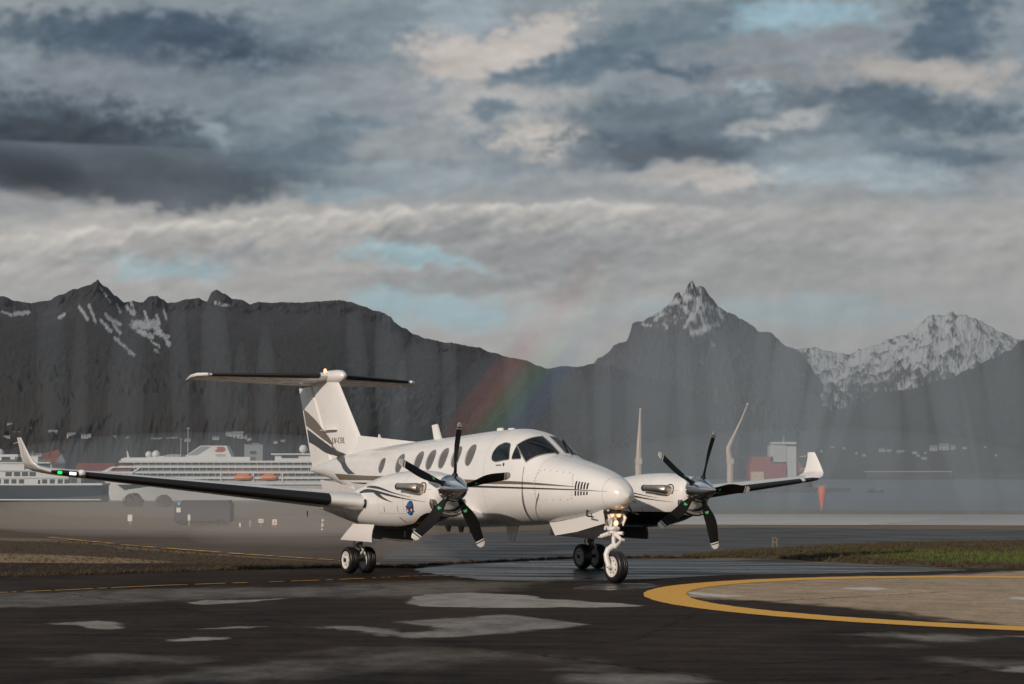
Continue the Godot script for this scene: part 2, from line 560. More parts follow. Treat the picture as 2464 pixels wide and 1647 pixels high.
# ------------------------------------------------------------------ the airplane (x towards the nose, y up from the ground, z to its right)
# station (metres behind the datum), top, bottom, half width, height of the widest line
const HULL := [
	[0.15, 1.515, 1.495, 0.012, 1.505], [0.165, 1.575, 1.445, 0.07, 1.51], [0.21, 1.645, 1.385, 0.14, 1.515], [0.32, 1.735, 1.32, 0.225, 1.525], [0.5, 1.825, 1.265, 0.305, 1.54],
	[0.8, 1.93, 1.20, 0.405, 1.56], [1.2, 2.035, 1.13, 0.505, 1.585], [1.6, 2.12, 1.08, 0.58, 1.61], [2.0, 2.195, 1.035, 0.64, 1.64], [2.28, 2.262, 1.01, 0.672, 1.66],
	[2.5, 2.385, 0.995, 0.695, 1.68], [2.75, 2.525, 0.975, 0.715, 1.70], [3.0, 2.64, 0.96, 0.735, 1.72], [3.3, 2.72, 0.94, 0.75, 1.73], [3.7, 2.765, 0.925, 0.765, 1.74],
	[4.5, 2.75, 0.89, 0.775, 1.73], [6.0, 2.68, 0.85, 0.775, 1.71], [7.5, 2.62, 0.85, 0.77, 1.70], [8.5, 2.575, 0.90, 0.735, 1.72], [9.5, 2.525, 1.08, 0.645, 1.79],
	[10.5, 2.46, 1.38, 0.52, 1.88], [11.5, 2.37, 1.66, 0.385, 1.99], [12.5, 2.26, 1.85, 0.245, 2.05], [13.2, 2.16, 1.94, 0.13, 2.05], [13.62, 2.08, 2.0, 0.035, 2.04],
]
const HULL_N := 2.35

func hull_at(x: float, phi: float) -> Vector3:   # phi from the crown towards the right side
	var s := -x
	var ym := curve(HULL, s, 4)
	var c := cos(phi)
	var e := 2.0 / HULL_N
	var h := (curve(HULL, s, 1) - ym) if c >= 0.0 else (ym - curve(HULL, s, 2))
	return Vector3(x, ym + h * signf(c) * pow(absf(c), e), curve(HULL, s, 3) * signf(sin(phi)) * pow(absf(sin(phi)), e))

func hull_phi(x: float, y: float) -> float:
	var s := -x
	var ym := curve(HULL, s, 4)
	if y >= ym:
		var r := clampf((y - ym) / maxf(curve(HULL, s, 1) - ym, 1e-4), 0.0, 1.0)
		return acos(pow(r, HULL_N / 2.0))
	var q := clampf((ym - y) / maxf(ym - curve(HULL, s, 2), 1e-4), 0.0, 1.0)
	return PI - acos(pow(q, HULL_N / 2.0))

func hull_normal(x: float, phi: float) -> Vector3:
	var d := 0.01
	var a := hull_at(x + d, phi) - hull_at(x - d, phi)
	var b := hull_at(x, phi + d) - hull_at(x, phi - d)
	var n := b.cross(a).normalized()
	var p := hull_at(x, phi)
	if n.dot(p - Vector3(x, curve(HULL, -x, 4), 0)) < 0.0:
		n = -n
	return n

func on_hull(x: float, phi: float, proud: float) -> Vector3:
	return hull_at(x, phi) + hull_normal(x, phi) * proud

func fin_half(x: float, y: float) -> float:   # half thickness of fin and rudder
	var lead := fin_lead(y)
	var trail := fin_trail(y)
	var q := (lead - x) / (lead - trail)
	if q <= 0.0 or q >= 1.0:
		return 0.0
	var t := lerpf(0.24, 0.15, clampf((y - 2.0) / 2.1, 0.0, 1.0))
	return foil(q) * t

func fin_lead(y: float) -> float: return -10.95 - (y - 2.79) * 0.946
func fin_trail(y: float) -> float: return -13.51 - (y - 2.0) * 0.452
func fin_hinge(y: float) -> float: return -12.73 - (y - 2.95) * 0.733

func foil(q: float) -> float:   # half thickness of an airfoil over its thickness, by the share of the chord
	return 0.5 * 5.0 * (0.2969 * sqrt(q) - 0.126 * q - 0.3516 * q * q + 0.2843 * q * q * q - 0.1036 * q * q * q * q) / 0.5 * 1.0

# how far out the side of fuselage, fin or rudder lies at a height
func side_at(x: float, y: float, proud: float) -> Vector3:
	var z := fin_half(x, y)
	if y < curve(HULL, -x, 1) - 0.002 and y > curve(HULL, -x, 2) + 0.002:
		z = maxf(z, hull_at(x, hull_phi(x, y)).z)
	return Vector3(x, y, z + proud)

func mirrored(s: Shape) -> Shape:
	var m := Shape.new()
	for p in s.v:
		m.v.append(Vector3(p.x, p.y, -p.z))
	m.t = s.t.duplicate()
	m.uv = s.uv
	m.flip_all()
	return m

# a painted band between two lines of (x, y) points, lying on the side of the airplane
func band(upper: Array, lower: Array, proud := 0.004, along := 40, across := 5) -> Shape:
	var s := Shape.new()
	var rr := []
	for i in along + 1:
		var a := on_line(upper, float(i) / along)
		var b := on_line(lower, float(i) / along)
		var r := []
		for k in across + 1:
			var p := a.lerp(b, float(k) / across)
			r.append(side_at(p.x, p.y, proud))
		rr.append(r)
	s.rows(rr)
	return s.facing(Vector3(0, 0, 1))

func on_line(pts: Array, t: float) -> Vector2:
	var f := t * (pts.size() - 1)
	var i := mini(int(f), pts.size() - 2)
	var p0: Vector2 = pts[maxi(i - 1, 0)]
	var p1: Vector2 = pts[i]
	var p2: Vector2 = pts[i + 1]
	var p3: Vector2 = pts[mini(i + 2, pts.size() - 1)]
	return p1.cubic_interpolate(p2, p0, p3, f - i)

func both_sides(called: String, s: Shape, m: Material, parent: Node, crease := 40.0) -> void:
	obj(called, s, m, parent, crease)
	obj(called, mirrored(s), m, parent, crease)

# a patch of the fuselage skin bounded by a closed outline of (x, angle) pairs, filled from its middle
func skin_patch(outline: Array, proud: float, rings := 6) -> Shape:
	var s := Shape.new()
	var mid := Vector2.ZERO
	for p in outline:
		mid += p
	mid /= outline.size()
	var rr := []
	for k in range(rings + 1):
		var r := []
		for p in outline:
			var q := mid.lerp(p, maxf(float(k) / rings, 0.002))
			r.append(on_hull(q.x, q.y, proud))
		rr.append(r)
	s.rows(rr, true)
	var m := on_hull(mid.x, mid.y, 0.0) - Vector3(mid.x, curve(HULL, -mid.x, 4), 0)
	return s.facing(m)

func skin_ring(outline: Array, grow: float, proud: float, parent_mid := Vector2.INF) -> Shape:
	var s := Shape.new()
	var mid := Vector2.ZERO
	for p in outline:
		mid += p
	mid /= outline.size()
	var rr := []
	for k in [0.0, 0.5, 1.0]:
		var r := []
		for p in outline:
			var d: Vector2 = p - mid
			var w := Vector2(d.x, d.y * 0.75).length()
			var q: Vector2 = mid + d * (1.0 + grow * (k - 0.15) / maxf(w, 0.05))
			r.append(on_hull(q.x, q.y, proud if k == 0.5 else proud * 0.4))
		rr.append(r)
	s.rows(rr, true)
	return s.facing(on_hull(mid.x, mid.y, 0.0) - Vector3(mid.x, curve(HULL, -mid.x, 4), 0))

func dense(pts: Array, per := 6, rounding := 0.0) -> Array:   # outline points in (x, angle), edges subdivided and corners rounded
	var base := pts
	if rounding > 0.0:
		base = []
		for i in pts.size():
			var p: Vector2 = pts[i]
			var a: Vector2 = pts[(i + pts.size() - 1) % pts.size()]
			var b: Vector2 = pts[(i + 1) % pts.size()]
			var ra := minf(rounding / maxf((a - p).length(), 1e-4), 0.45)
			var rb := minf(rounding / maxf((b - p).length(), 1e-4), 0.45)
			for k in 5:
				var t := k / 4.0
				var q0 := p.lerp(a, ra * (1.0 - t))
				var q1 := p.lerp(b, rb * t)
				base.append(q0.lerp(q1, t) if k in [0, 4] else p.lerp(a, ra).lerp(p, t).lerp(p.lerp(p.lerp(b, rb), t), t))
	var out := []
	for i in base.size():
		var p: Vector2 = base[i]
		var b: Vector2 = base[(i + 1) % base.size()]
		var n := maxi(1, int((b - p).length() / 0.06)) if rounding > 0.0 else per
		for k in n:
			out.append(p.lerp(b, float(k) / n))
	return out

func xy_to_skin(pts: Array) -> Array:
	var o := []
	for p in pts:
		o.append(Vector2(p.x, hull_phi(p.x, p.y)))
	return o

# wing-like surface through sections [place of the leading edge, chord direction x, thickness direction, chord, thickness ratio]
func foil_ring(lead: Vector3, chord: float, thick_dir: Vector3, tc: float, camber := 0.02, from_q := 1.0, proud := 0.0, droop := 0.0) -> Array:
	var r := []
	var n := 14
	for k in range(-n, n + 1):
		var f := absf(k) / n
		var q := f * f * from_q
		var h := foil(q) * tc * chord * (1.0 if k >= 0 else -1.0)
		if q > 0.998: h = 0.003 * signf(k)
		var cam := camber * chord * 4.0 * q * (1.0 - q) * (1.0 if q < 0.9 else 0.8)
		var p := lead + Vector3(-q * chord, 0, 0) + thick_dir * (h + cam)
		p.y -= droop * chord * q * (0.6 + 0.4 * q)
		if proud > 0.0:
			p += thick_dir * proud * signf(k) * minf(1.0, f * 3.0) + Vector3(proud * maxf(0.0, 1.0 - f * 2.0), 0, 0)
		r.append(p)
	return r

const WING := [   # z, y, x of the leading edge, chord, thickness, lean of the section in degrees
	[0.4, 1.06, -4.2, 2.2, 0.13, 0.0], [2.1, 1.12, -4.05, 2.3, 0.165, 3.0], [2.63, 1.24, -4.08, 2.30, 0.168, 5.6], [3.05, 1.337, -4.20, 2.13, 0.166, 5.6], [3.7, 1.40, -4.35, 2.02, 0.164, 5.6],
	[5.4, 1.566, -4.71, 1.70, 0.15, 5.6], [7.1, 1.732, -5.07, 1.36, 0.135, 5.6], [8.1, 1.829, -5.29, 1.14, 0.125, 5.6], [8.45, 1.865, -5.36, 1.06, 0.12, 7.0], [8.62, 1.888, -5.41, 1.01, 0.115, 14.0],
	[8.77, 1.94, -5.47, 0.86, 0.11, 36.0], [8.86, 2.02, -5.55, 0.70, 0.10, 60.0], [8.905, 2.14, -5.67, 0.55, 0.09, 76.0], [8.96, 2.36, -5.88, 0.34, 0.08, 79.0], [8.985, 2.48, -6.0, 0.24, 0.07, 79.0],
]

func wing_row(i: float) -> Array:
	var a: Array = WING[int(i)]
	var b: Array = WING[mini(int(i) + 1, WING.size() - 1)]
	var o := []
	for k in 6:
		o.append(lerpf(a[k], b[k], i - int(i)))
	return o

func wing_ring(r: Array, from_q := 1.0, proud := 0.0) -> Array:
	var lean := deg_to_rad(r[5])
	return foil_ring(Vector3(r[2], r[1], r[0]), r[3], Vector3(0, cos(lean), -sin(lean)), r[4], 0.018, from_q, proud)

func wing_at(z: float) -> Array:
	for i in WING.size() - 1:
		if z <= WING[i + 1][0]:
			return wing_row(i + (z - WING[i][0]) / (WING[i + 1][0] - WING[i][0]))
	return WING[-1]

const NACELLE := [   # behind the datum: top, bottom, half width, widest line
	[1.80, 1.835, 1.40, 0.235, 1.60], [1.86, 1.85, 1.33, 0.265, 1.575], [1.95, 1.87, 1.17, 0.34, 1.50], [2.1, 1.89, 1.11, 0.37, 1.48], [2.4, 1.925, 1.02, 0.415, 1.45], [2.8, 1.945, 0.945, 0.44, 1.42],
	[3.4, 1.93, 0.89, 0.45, 1.38], [4.0, 1.875, 0.885, 0.45, 1.34], [4.8, 1.72, 0.90, 0.44, 1.30], [5.4, 1.58, 0.97, 0.42, 1.26], [6.0, 1.47, 1.06, 0.36, 1.25], [6.8, 1.36, 1.17, 0.22, 1.26], [7.35, 1.29, 1.25, 0.03, 1.27],
]

func nacelle_at(x: float, phi: float, side: float, proud := 0.0) -> Vector3:
	var s := -x
	var ym := curve(NACELLE, s, 4)
	var c := cos(phi)
	var e := 2.0 / 2.3
	var h := (curve(NACELLE, s, 1) - ym) if c >= 0.0 else (ym - curve(NACELLE, s, 2))
	var flat := Vector2(curve(NACELLE, s, 3) * signf(sin(phi)) * pow(absf(sin(phi)), e), h * signf(c) * pow(absf(c), e))
	if proud != 0.0:
		flat += flat.normalized() * proud
	return Vector3(x, ym + flat.y, side * 2.63 + flat.x)

func nacelle_phi(x: float, y: float) -> float:   # on the side towards larger z
	var s := -x
	var ym := curve(NACELLE, s, 4)
	if y >= ym:
		return acos(pow(clampf((y - ym) / (curve(NACELLE, s, 1) - ym), 0.0, 1.0), 1.15))
	return PI - acos(pow(clampf((ym - y) / (ym - curve(NACELLE, s, 2)), 0.0, 1.0), 1.15))

# a painted band on a nacelle; out is +1 for its flank towards larger z, -1 for the other
func nacelle_band(upper: Array, lower: Array, side: float, out: float, proud := 0.004, along := 30) -> Shape:
	var s := Shape.new()
	var rr := []
	for i in along + 1:
		var a := on_line(upper, float(i) / along)
		var b := on_line(lower, float(i) / along)
		var r := []
		for k in 4:
			var p := a.lerp(b, k / 3.0)
			r.append(nacelle_at(p.x, nacelle_phi(p.x, p.y) * out, side, proud))
		rr.append(r)
	s.rows(rr)
	return s.facing(Vector3(0, 0, out))

func blade_shape(which: int, a: float) -> Shape:   # 0 black, 1 white tip and band, 2 reflector; a turns the blade about the shaft
	var s := Shape.new()
	var rr := []
	var lo := 0.17
	var hi := 1.155
	var steps := 22
	if which == 1:
		lo = 1.075; hi = 1.158; steps = 6
	elif which == 3:
		lo = 1.035; hi = 1.055; steps = 2
	var out := Vector3(0, cos(a), -sin(a))
	var across := Vector3(0, sin(a), cos(a))   # the way the blade moves is minus this
	if which == 2:
		var q := []
		for p in [[0.42, -0.03], [0.42, 0.05], [0.47, 0.025], [0.47, -0.012]]:
			var tw := deg_to_rad(lerpf(58.0, 24.0, p[0] / 1.15))
			var ch := across * cos(tw) + Vector3(1, 0, 0) * sin(tw)
			var nn := ch.cross(out).normalized()
			q.append(out * p[0] + ch * p[1] + nn * 0.017 * signf(nn.x))
		s.rows([[q[0], q[1]], [q[3], q[2]]])
		return s.facing(Vector3(1, 0, 0))
	for i in steps + 1:
		var r := lerpf(lo, hi, float(i) / steps)
		var f := r / 1.158
		var chord := lerpf(0.075, 0.205, smoothstep(0.15, 0.5, f)) * (1.0 - 0.28 * smoothstep(0.6, 1.0, f))
		if f > 0.93:
			chord *= sqrt(maxf(1.0 - pow((f - 0.93) / 0.0705, 2.0) * 0.75, 0.05))
		var thick := lerpf(0.075, 0.016, smoothstep(0.1, 0.5, f)) * (1.0 if which == 0 else 1.0) + (0.004 if which != 0 else 0.0)
		chord += 0.003 if which != 0 else 0.0
		var tw := deg_to_rad(lerpf(58.0, 24.0, f))
		var sweep := -0.05 * smoothstep(0.5, 1.0, f) + 0.03 * smoothstep(0.2, 0.6, f)
		var ch := across * cos(tw) + Vector3(1, 0, 0) * sin(tw)
		var nn := ch.cross(out).normalized()
		var ring := []
		for k in 14:
			var g := TAU * k / 14
			ring.append(out * r + ch * (cos(g) * chord * 0.5 + sweep) + nn * sin(g) * thick * 0.5)
		rr.append(ring)
	s.loft(rr)
	return s.outward()

func tyre_shape(radius: float, width: float) -> Shape:   # about the z axis
	var p := []
	var prof := [[-0.36, 0.62], [-0.47, 0.70], [-0.5, 0.80], [-0.45, 0.92], [-0.34, 0.975], [-0.22, 0.99], [-0.2, 0.975], [-0.17, 0.995], [-0.03, 1.0], [-0.01, 0.985], [0.01, 0.985], [0.03, 1.0], [0.17, 0.995], [0.2, 0.975], [0.22, 0.99], [0.34, 0.975], [0.45, 0.92], [0.5, 0.80], [0.47, 0.70], [0.36, 0.62]]
	for q in prof:
		p.append([q[0] * width, q[1] * radius])
	return Shape.new().lathe(Vector3.ZERO, Vector3(0, 0, 1), p, 40).outward()

func rim_shape(radius: float, width: float) -> Shape:
	var p := []
	for q in [[-0.40, 0.2], [-0.40, 0.52], [-0.47, 0.58], [-0.47, 0.635], [-0.36, 0.645], [0.36, 0.645], [0.47, 0.645], [0.47, 0.60], [0.40, 0.57], [0.36, 0.50], [0.37, 0.30], [0.43, 0.26], [0.45, 0.16], [0.45, 0.0]]:
		p.append([q[0] * width, q[1] * radius])
	return Shape.new().lathe(Vector3.ZERO, Vector3(0, 0, 1), p, 32).outward()

func wheel(called: String, at: Vector3, radius: float, width: float, parent: Node, out := 1.0) -> void:
	var w := holder(called, parent)
	w.position = at
	if out < 0.0:
		w.rotation.y = PI
	obj("tyre", tyre_shape(radius, width), mat.tyre, w)
	obj("rim", rim_shape(radius, width), mat.rim, w)
	var nuts := Shape.new()
	for k in 8:
		var a := TAU * (k + 0.5) / 8
		nuts.lathe(Vector3(cos(a) * radius * 0.40, sin(a) * radius * 0.40, width * 0.34), Vector3(0, 0, 1), [[0.0, 0.011], [0.012, 0.011], [0.018, 0.006]], 6)
	obj("wheel_bolts", nuts, mat.dark_steel, w)
	obj("axle_cap", Shape.new().lathe(Vector3(0, 0, width * 0.40), Vector3(0, 0, 1), [[0.0, 0.03], [0.03, 0.03], [0.04, 0.02]], 10).outward(), mat.dark_steel, w)

func build_airplane() -> void:
	var a := thing("airplane", "white twin-propeller airplane with a T-tail, black wing edges and gold stripes, on the wet apron", "airplane")
	var up := Vector3(-SLOPE_X, 1, -SLOPE_Z).normalized()
	var nose := Vector3(cos(1.043), 0, sin(1.043))
	nose = (nose - up * up.dot(nose)).normalized()
	a.transform = Transform3D(Basis(nose, up, nose.cross(up)), Vector3(0, 0.002, 0))

	# fuselage
	var rr := []
	var n := 110
	for i in n + 1:
		var f := float(i) / n
		var x := -0.15 - 13.47 * (f * f * 0.55 + f * 0.45)
		var r := []
		for k in 56:
			r.append(hull_at(x, TAU * k / 56))
		rr.append(r)
	var fus := obj("fuselage", Shape.new().loft(rr).outward(), mat.white_paint, a, 50.0)

	# windshield of two wrapped panes, each with a frame and a wiper
	var pane_xy := [Vector2(-2.63, 2.165), Vector2(-3.09, 2.515), Vector2(-3.0, 2.585), Vector2(-2.935, 2.62)]
	for side in [1.0, -1.0]:
		var low := []
		var high := []
		for k in 11:
			var f := k / 10.0
			low.append(Vector2(lerpf(-2.335, -2.60, f * f * 0.7 + f * 0.3), lerpf(0.07, 1.02, f)))
			high.append(Vector2(lerpf(-2.905, -3.06, f * f), lerpf(0.085, 0.76, f)))
		var out := []
		for k in 11: out.append(Vector2(low[k].x, low[k].y * side))
		for k in range(1, 6): out.append(Vector2(lerpf(low[10].x, high[10].x, k / 6.0), lerpf(low[10].y, high[10].y, k / 6.0) * side))
		for k in 11: out.append(Vector2(high[10 - k].x, high[10 - k].y * side))
		for k in range(1, 6): out.append(Vector2(lerpf(high[0].x, low[0].x, k / 6.0), lerpf(high[0].y, low[0].y, k / 6.0) * side))
		var w := obj("windshield", skin_patch(out, 0.006, 8), mat.cockpit_glass, a)
		obj("window_frame", skin_ring(out, 0.030, 0.012), mat.grey_seal, w)
		var p0 := on_hull(-2.27, 0.16 if side > 0 else -0.20, 0.01)
		var p1 := on_hull(-2.60, 0.34 if side > 0 else -0.28, 0.03)
		var p2 := on_hull(-2.86, 0.52 if side > 0 else -0.40, 0.02)
		obj("wiper", Shape.new().tube([p0, p0.lerp(p1, 0.3) + Vector3(0.02, 0.03, 0), p1], [0.016, 0.013, 0.012], 6).tube([p1 - (p2 - p1) * 0.05, p1.lerp(p2, 0.5), p2], [0.014, 0.02, 0.016], 6), mat.black, w)
	# cockpit side windows
	for side in [1.0, -1.0]:
		for shape in [[Vector2(-3.10, 2.165), Vector2(-3.27, 2.46), Vector2(-3.45, 2.485), Vector2(-3.64, 2.42), Vector2(-3.725, 2.29), Vector2(-3.70, 2.17), Vector2(-3.56, 2.13)], [Vector2(-2.755, 2.175), Vector2(-3.055, 2.435), Vector2(-3.03, 2.17)]]:
			var sk := xy_to_skin(shape)
			for k in sk.size(): sk[k].y *= side
			var d := dense(sk, 4, 0.06)
			var w := obj("cockpit_window", skin_patch(d, 0.005, 6), mat.cockpit_glass, a)
			obj("window_frame", skin_ring(d, 0.018, 0.008), mat.grey_seal, w)
	# cabin windows
	for x in [-4.59, -5.155, -5.69, -6.22, -6.74, -7.58, -8.45]:
		var y: float = 2.285 - (-4.59 - x) * 0.046
		var small := 0.82 if x < -8.0 else 1.0
		for side in [1.0, -1.0]:
			var d := []
			for k in 28:
				var g := TAU * k / 28
				var px: float = x + cos(g) * 0.165 * small
				var ph := hull_phi(x, y) + sin(g) * 0.235 * small
				d.append(Vector2(px, ph * side))
			var w := obj("cabin_window", skin_patch(d, 0.004, 4), mat.cabin_glass, a)
			obj("window_frame", skin_ring(d, 0.014, 0.008), mat.grey_seal, w)
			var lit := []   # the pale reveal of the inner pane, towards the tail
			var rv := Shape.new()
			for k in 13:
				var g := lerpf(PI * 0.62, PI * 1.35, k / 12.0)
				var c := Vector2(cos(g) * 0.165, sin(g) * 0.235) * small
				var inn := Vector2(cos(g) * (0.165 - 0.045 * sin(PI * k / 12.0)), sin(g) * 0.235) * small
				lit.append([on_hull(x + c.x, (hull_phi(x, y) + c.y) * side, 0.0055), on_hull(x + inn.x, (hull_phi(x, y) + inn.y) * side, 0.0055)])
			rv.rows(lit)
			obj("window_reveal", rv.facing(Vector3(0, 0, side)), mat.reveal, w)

	# livery
	both_sides("gold_stripe", band([Vector2(-11.45, 1.935), Vector2(-11.0, 1.925), Vector2(-9.4, 1.885), Vector2(-8.0, 1.865), Vector2(-6.5, 1.835), Vector2(-4.56, 1.795), Vector2(-2.6, 1.755), Vector2(-1.15, 1.675)], [Vector2(-11.2, 1.82), Vector2(-10.95, 1.795), Vector2(-9.4, 1.785), Vector2(-8.0, 1.765), Vector2(-6.5, 1.74), Vector2(-4.56, 1.715), Vector2(-2.6, 1.705), Vector2(-1.15, 1.665)], 0.004, 60), mat.gold, a)
	both_sides("black_stripe", band([Vector2(-8.0, 1.725), Vector2(-6.5, 1.70), Vector2(-4.56, 1.685), Vector2(-2.6, 1.655), Vector2(-1.2, 1.625), Vector2(-0.42, 1.59)], [Vector2(-8.0, 1.685), Vector2(-6.5, 1.665), Vector2(-4.56, 1.648), Vector2(-2.6, 1.625), Vector2(-1.2, 1.607), Vector2(-0.42, 1.587)], 0.0045, 60, 2), mat.charcoal, a)
	both_sides("black_stripe", band([Vector2(-10.3, 1.735), Vector2(-9.6, 1.735), Vector2(-8.7, 1.725)], [Vector2(-10.3, 1.732), Vector2(-9.6, 1.705), Vector2(-8.7, 1.68)], 0.004, 16, 2), mat.charcoal, a)
	both_sides("gold_swoosh", band([Vector2(-14.12, 3.50), Vector2(-13.7, 3.36), Vector2(-13.22, 3.17), Vector2(-12.79, 2.95), Vector2(-12.42, 2.77), Vector2(-12.2, 2.60)], [Vector2(-13.95, 3.09), Vector2(-13.6, 2.99), Vector2(-13.2, 2.865), Vector2(-12.79, 2.74), Vector2(-12.45, 2.64), Vector2(-12.2, 2.58)], 0.006, 40, 4), mat.gold, a)
	both_sides("black_swoosh", band([Vector2(-13.88, 3.01), Vector2(-13.5, 2.905), Vector2(-13.08, 2.78), Vector2(-12.6, 2.645), Vector2(-12.25, 2.54), Vector2(-11.8, 2.44), Vector2(-11.3, 2.35), Vector2(-10.9, 2.25)], [Vector2(-13.76, 2.69), Vector2(-13.45, 2.63), Vector2(-13.2, 2.57), Vector2(-12.67, 2.43), Vector2(-12.2, 2.37), Vector2(-11.75, 2.30), Vector2(-11.35, 2.22), Vector2(-11.0, 2.14)], 0.006, 50, 5), mat.charcoal, a)
	both_sides("black_swoosh", band([Vector2(-10.95, 2.26), Vector2(-10.66, 2.13), Vector2(-10.3, 2.01), Vector2(-9.96, 1.92)], [Vector2(-11.05, 2.15), Vector2(-10.85, 2.05), Vector2(-10.6, 1.96), Vector2(-10.42, 1.92)], 0.006, 30, 4), mat.charcoal, a)
	both_sides("gold_line", band([Vector2(-12.25, 2.595), Vector2(-11.95, 2.47), Vector2(-11.7, 2.37)], [Vector2(-12.3, 2.575), Vector2(-12.0, 2.45), Vector2(-11.7, 2.365)], 0.0062, 14, 2), mat.gold, a)

	# registration on the fin
	var font := SystemFont.new()
	font.font_names = PackedStringArray(["Droid Sans"])
	for side in [1.0, -1.0]:
		var tm := TextMesh.new()
		tm.font = font
		tm.text = "LV-CBL"
		tm.font_size = 64
		tm.pixel_size = 0.0034
		tm.depth = 0.004
		var t := obj("registration", tm, mat.letter_grey, a)
		t.transform = Transform3D(Basis(Vector3(side, 0, 0), Vector3(0, 1, 0), Vector3(0, 0, side)), Vector3(-11.89, 2.695, side * (fin_half(-12.0, 2.69) + 0.006)))
		t.scale = Vector3(1.06, 0.84, 1.0)
	# nose vents: two rows of slots
	for side in [1.0, -1.0]:
		for k in 5:
			var x := -1.115 + k * 0.068
			for row in 2:
				var hi := (1.765 - k * 0.008) if row == 0 else 1.595 - k * 0.003
				var lo := 1.625 if row == 0 else 1.51 + k * 0.004
				var pts := xy_to_skin([Vector2(x - 0.017, lo), Vector2(x + 0.017, lo), Vector2(x + 0.021, hi), Vector2(x - 0.011, hi)])
				for q in pts.size(): pts[q].y *= side
				obj("vent_slot", skin_patch(dense(pts, 3), 0.005, 2), mat.black, a)
		# nose baggage panel outline and its latches
		var seam := Shape.new()
		var frame_pts := [Vector2(-2.13, 1.98), Vector2(-1.28, 1.90), Vector2(-1.18, 1.70), Vector2(-1.22, 1.44), Vector2(-2.2, 1.44), Vector2(-2.25, 1.75), Vector2(-2.13, 1.98)]
		for k in frame_pts.size() - 1:
			for q in 5:
				var p: Vector2 = frame_pts[k].lerp(frame_pts[k + 1], (q + 0.5) / 5.0)
				var c := on_hull(p.x, hull_phi(p.x, p.y) * side, 0.001)
				seam.box(c, Vector3(0.02, 0.02, 0.008))
		obj("panel_latches", seam, mat.seam, a).set_meta("kind", "stuff")
	# thin seams round the fuselage
	for x in [-0.52, -2.2, -3.95]:
		var ring := []
		for k in 49:
			var ph := TAU * k / 48
			ring.append([on_hull(x, ph, 0.0015), on_hull(x + 0.007, ph, 0.0015)])
		var s := Shape.new()
		s.rows(ring)
		obj("skin_seam", s, mat.seam, a)
	# round mark and dark wordmark bars under the cockpit window
	for side in [1.0, -1.0]:
		var d := []
		for k in 16:
			d.append(Vector2(-3.25 + cos(TAU * k / 16) * 0.028, (hull_phi(-3.25, 2.075) + sin(TAU * k / 16) * 0.036) * side))
		obj("round_mark", skin_patch(d, 0.004, 2), mat.charcoal, a)
		for k in 8:
			var x := -3.51 + k * 0.023
			var pts := xy_to_skin([Vector2(x, 2.05), Vector2(x + 0.016, 2.05), Vector2(x + 0.019, 2.07 + 0.006 * (k % 2)), Vector2(x + 0.003, 2.07 + 0.006 * (k % 2))])
			for q in 4: pts[q].y *= side
			obj("wordmark", skin_patch(dense(pts, 2), 0.004, 1), mat.letter_grey, a)

	# fin, rudder, fin root ahead of the fin, tail strakes
	rr = []
	for i in 9:
		var y := lerpf(2.05, 4.09, i / 8.0)
		var r := []
		for k in range(-12, 13):
			var f := absf(k) / 12.0
			var hx := fin_hinge(y)
			var x := lerpf(fin_lead(y), hx, f * f)
			r.append(Vector3(x, y, fin_half(x, y) * signf(k)))
		rr.append(r)
	obj("fin", Shape.new().loft(rr).outward(), mat.white_paint, a, 35.0)
	rr = []
	for i in 9:
		var y := lerpf(2.02, 4.0, i / 8.0)
		var r := []
		for k in range(-8, 9):
			var f := absf(k) / 8.0
			var x := lerpf(fin_hinge(y) - 0.012, fin_trail(y), f)
			r.append(Vector3(x, y, maxf(fin_half(x, y), 0.004) * (signf(k) if k != 0 else 0.0)))
		rr.append(r)
	obj("rudder", Shape.new().loft(rr).outward(), mat.white_paint, a, 30.0)
	rr = []
	for i in 17:
		var f := i / 16.0
		var x := lerpf(-8.15, -11.1, f)
		var top := lerpf(2.595, 2.80, f)
		var w := lerpf(0.02, 0.085, f)
		var b := curve(HULL, -x, 1) - 0.08
		rr.append([Vector3(x, top, 0), Vector3(x, top - 0.03, w * 0.5), Vector3(x, lerpf(top, b, 0.55), w), Vector3(x, b, w + 0.08 * f + 0.02), Vector3(x, b, -w - 0.08 * f - 0.02), Vector3(x, lerpf(top, b, 0.55), -w), Vector3(x, top - 0.03, -w * 0.5)])
	obj("dorsal_fin", Shape.new().loft(rr).outward(), mat.white_paint, a, 50.0)
	for side in [1.0, -1.0]:
		var st := Shape.new().prism(PackedVector2Array([Vector2(-11.72, 1.80), Vector2(-11.72, 1.50), Vector2(-10.4, 1.34), Vector2(-9.3, 1.22), Vector2(-9.2, 1.45), Vector2(-10.4, 1.66)]), Transform3D(Basis.from_euler(Vector3(deg_to_rad(-18.0 * side), 0, 0)), Vector3(0, 0.08, side * -0.05)), 0.03)
		obj("tail_strake", st.outward(), mat.white_paint, a, 30.0)
		obj("fin_tab", Shape.new().box(Vector3(-12.3, 2.945, side * 0.15), Vector3(0.70, 0.012, 0.16)), mat.white_paint, a)
	# tailplane: stabilizer halves, elevators, de-icing boots and the bullet fairing
	for side in [1.0, -1.0]:
		var secs := [[0.0, -12.35, 1.72, 0.105], [0.25, -12.41, 1.66, 0.105], [1.4, -13.0, 1.28, 0.10], [2.55, -13.6, 0.90, 0.095], [2.72, -13.72, 0.80, 0.08], [2.80, -13.9, 0.60, 0.04]]
		var front := []
		for q in secs:
			front.append(foil_ring(Vector3(q[1], 4.215, q[0] * side), q[2], Vector3(0, 1, 0), q[3], 0.0, 1.0, 0.0, 0.10))
		obj("stabilizer", Shape.new().loft(front).outward(), mat.white_paint, a, 35.0)
		var bt := []
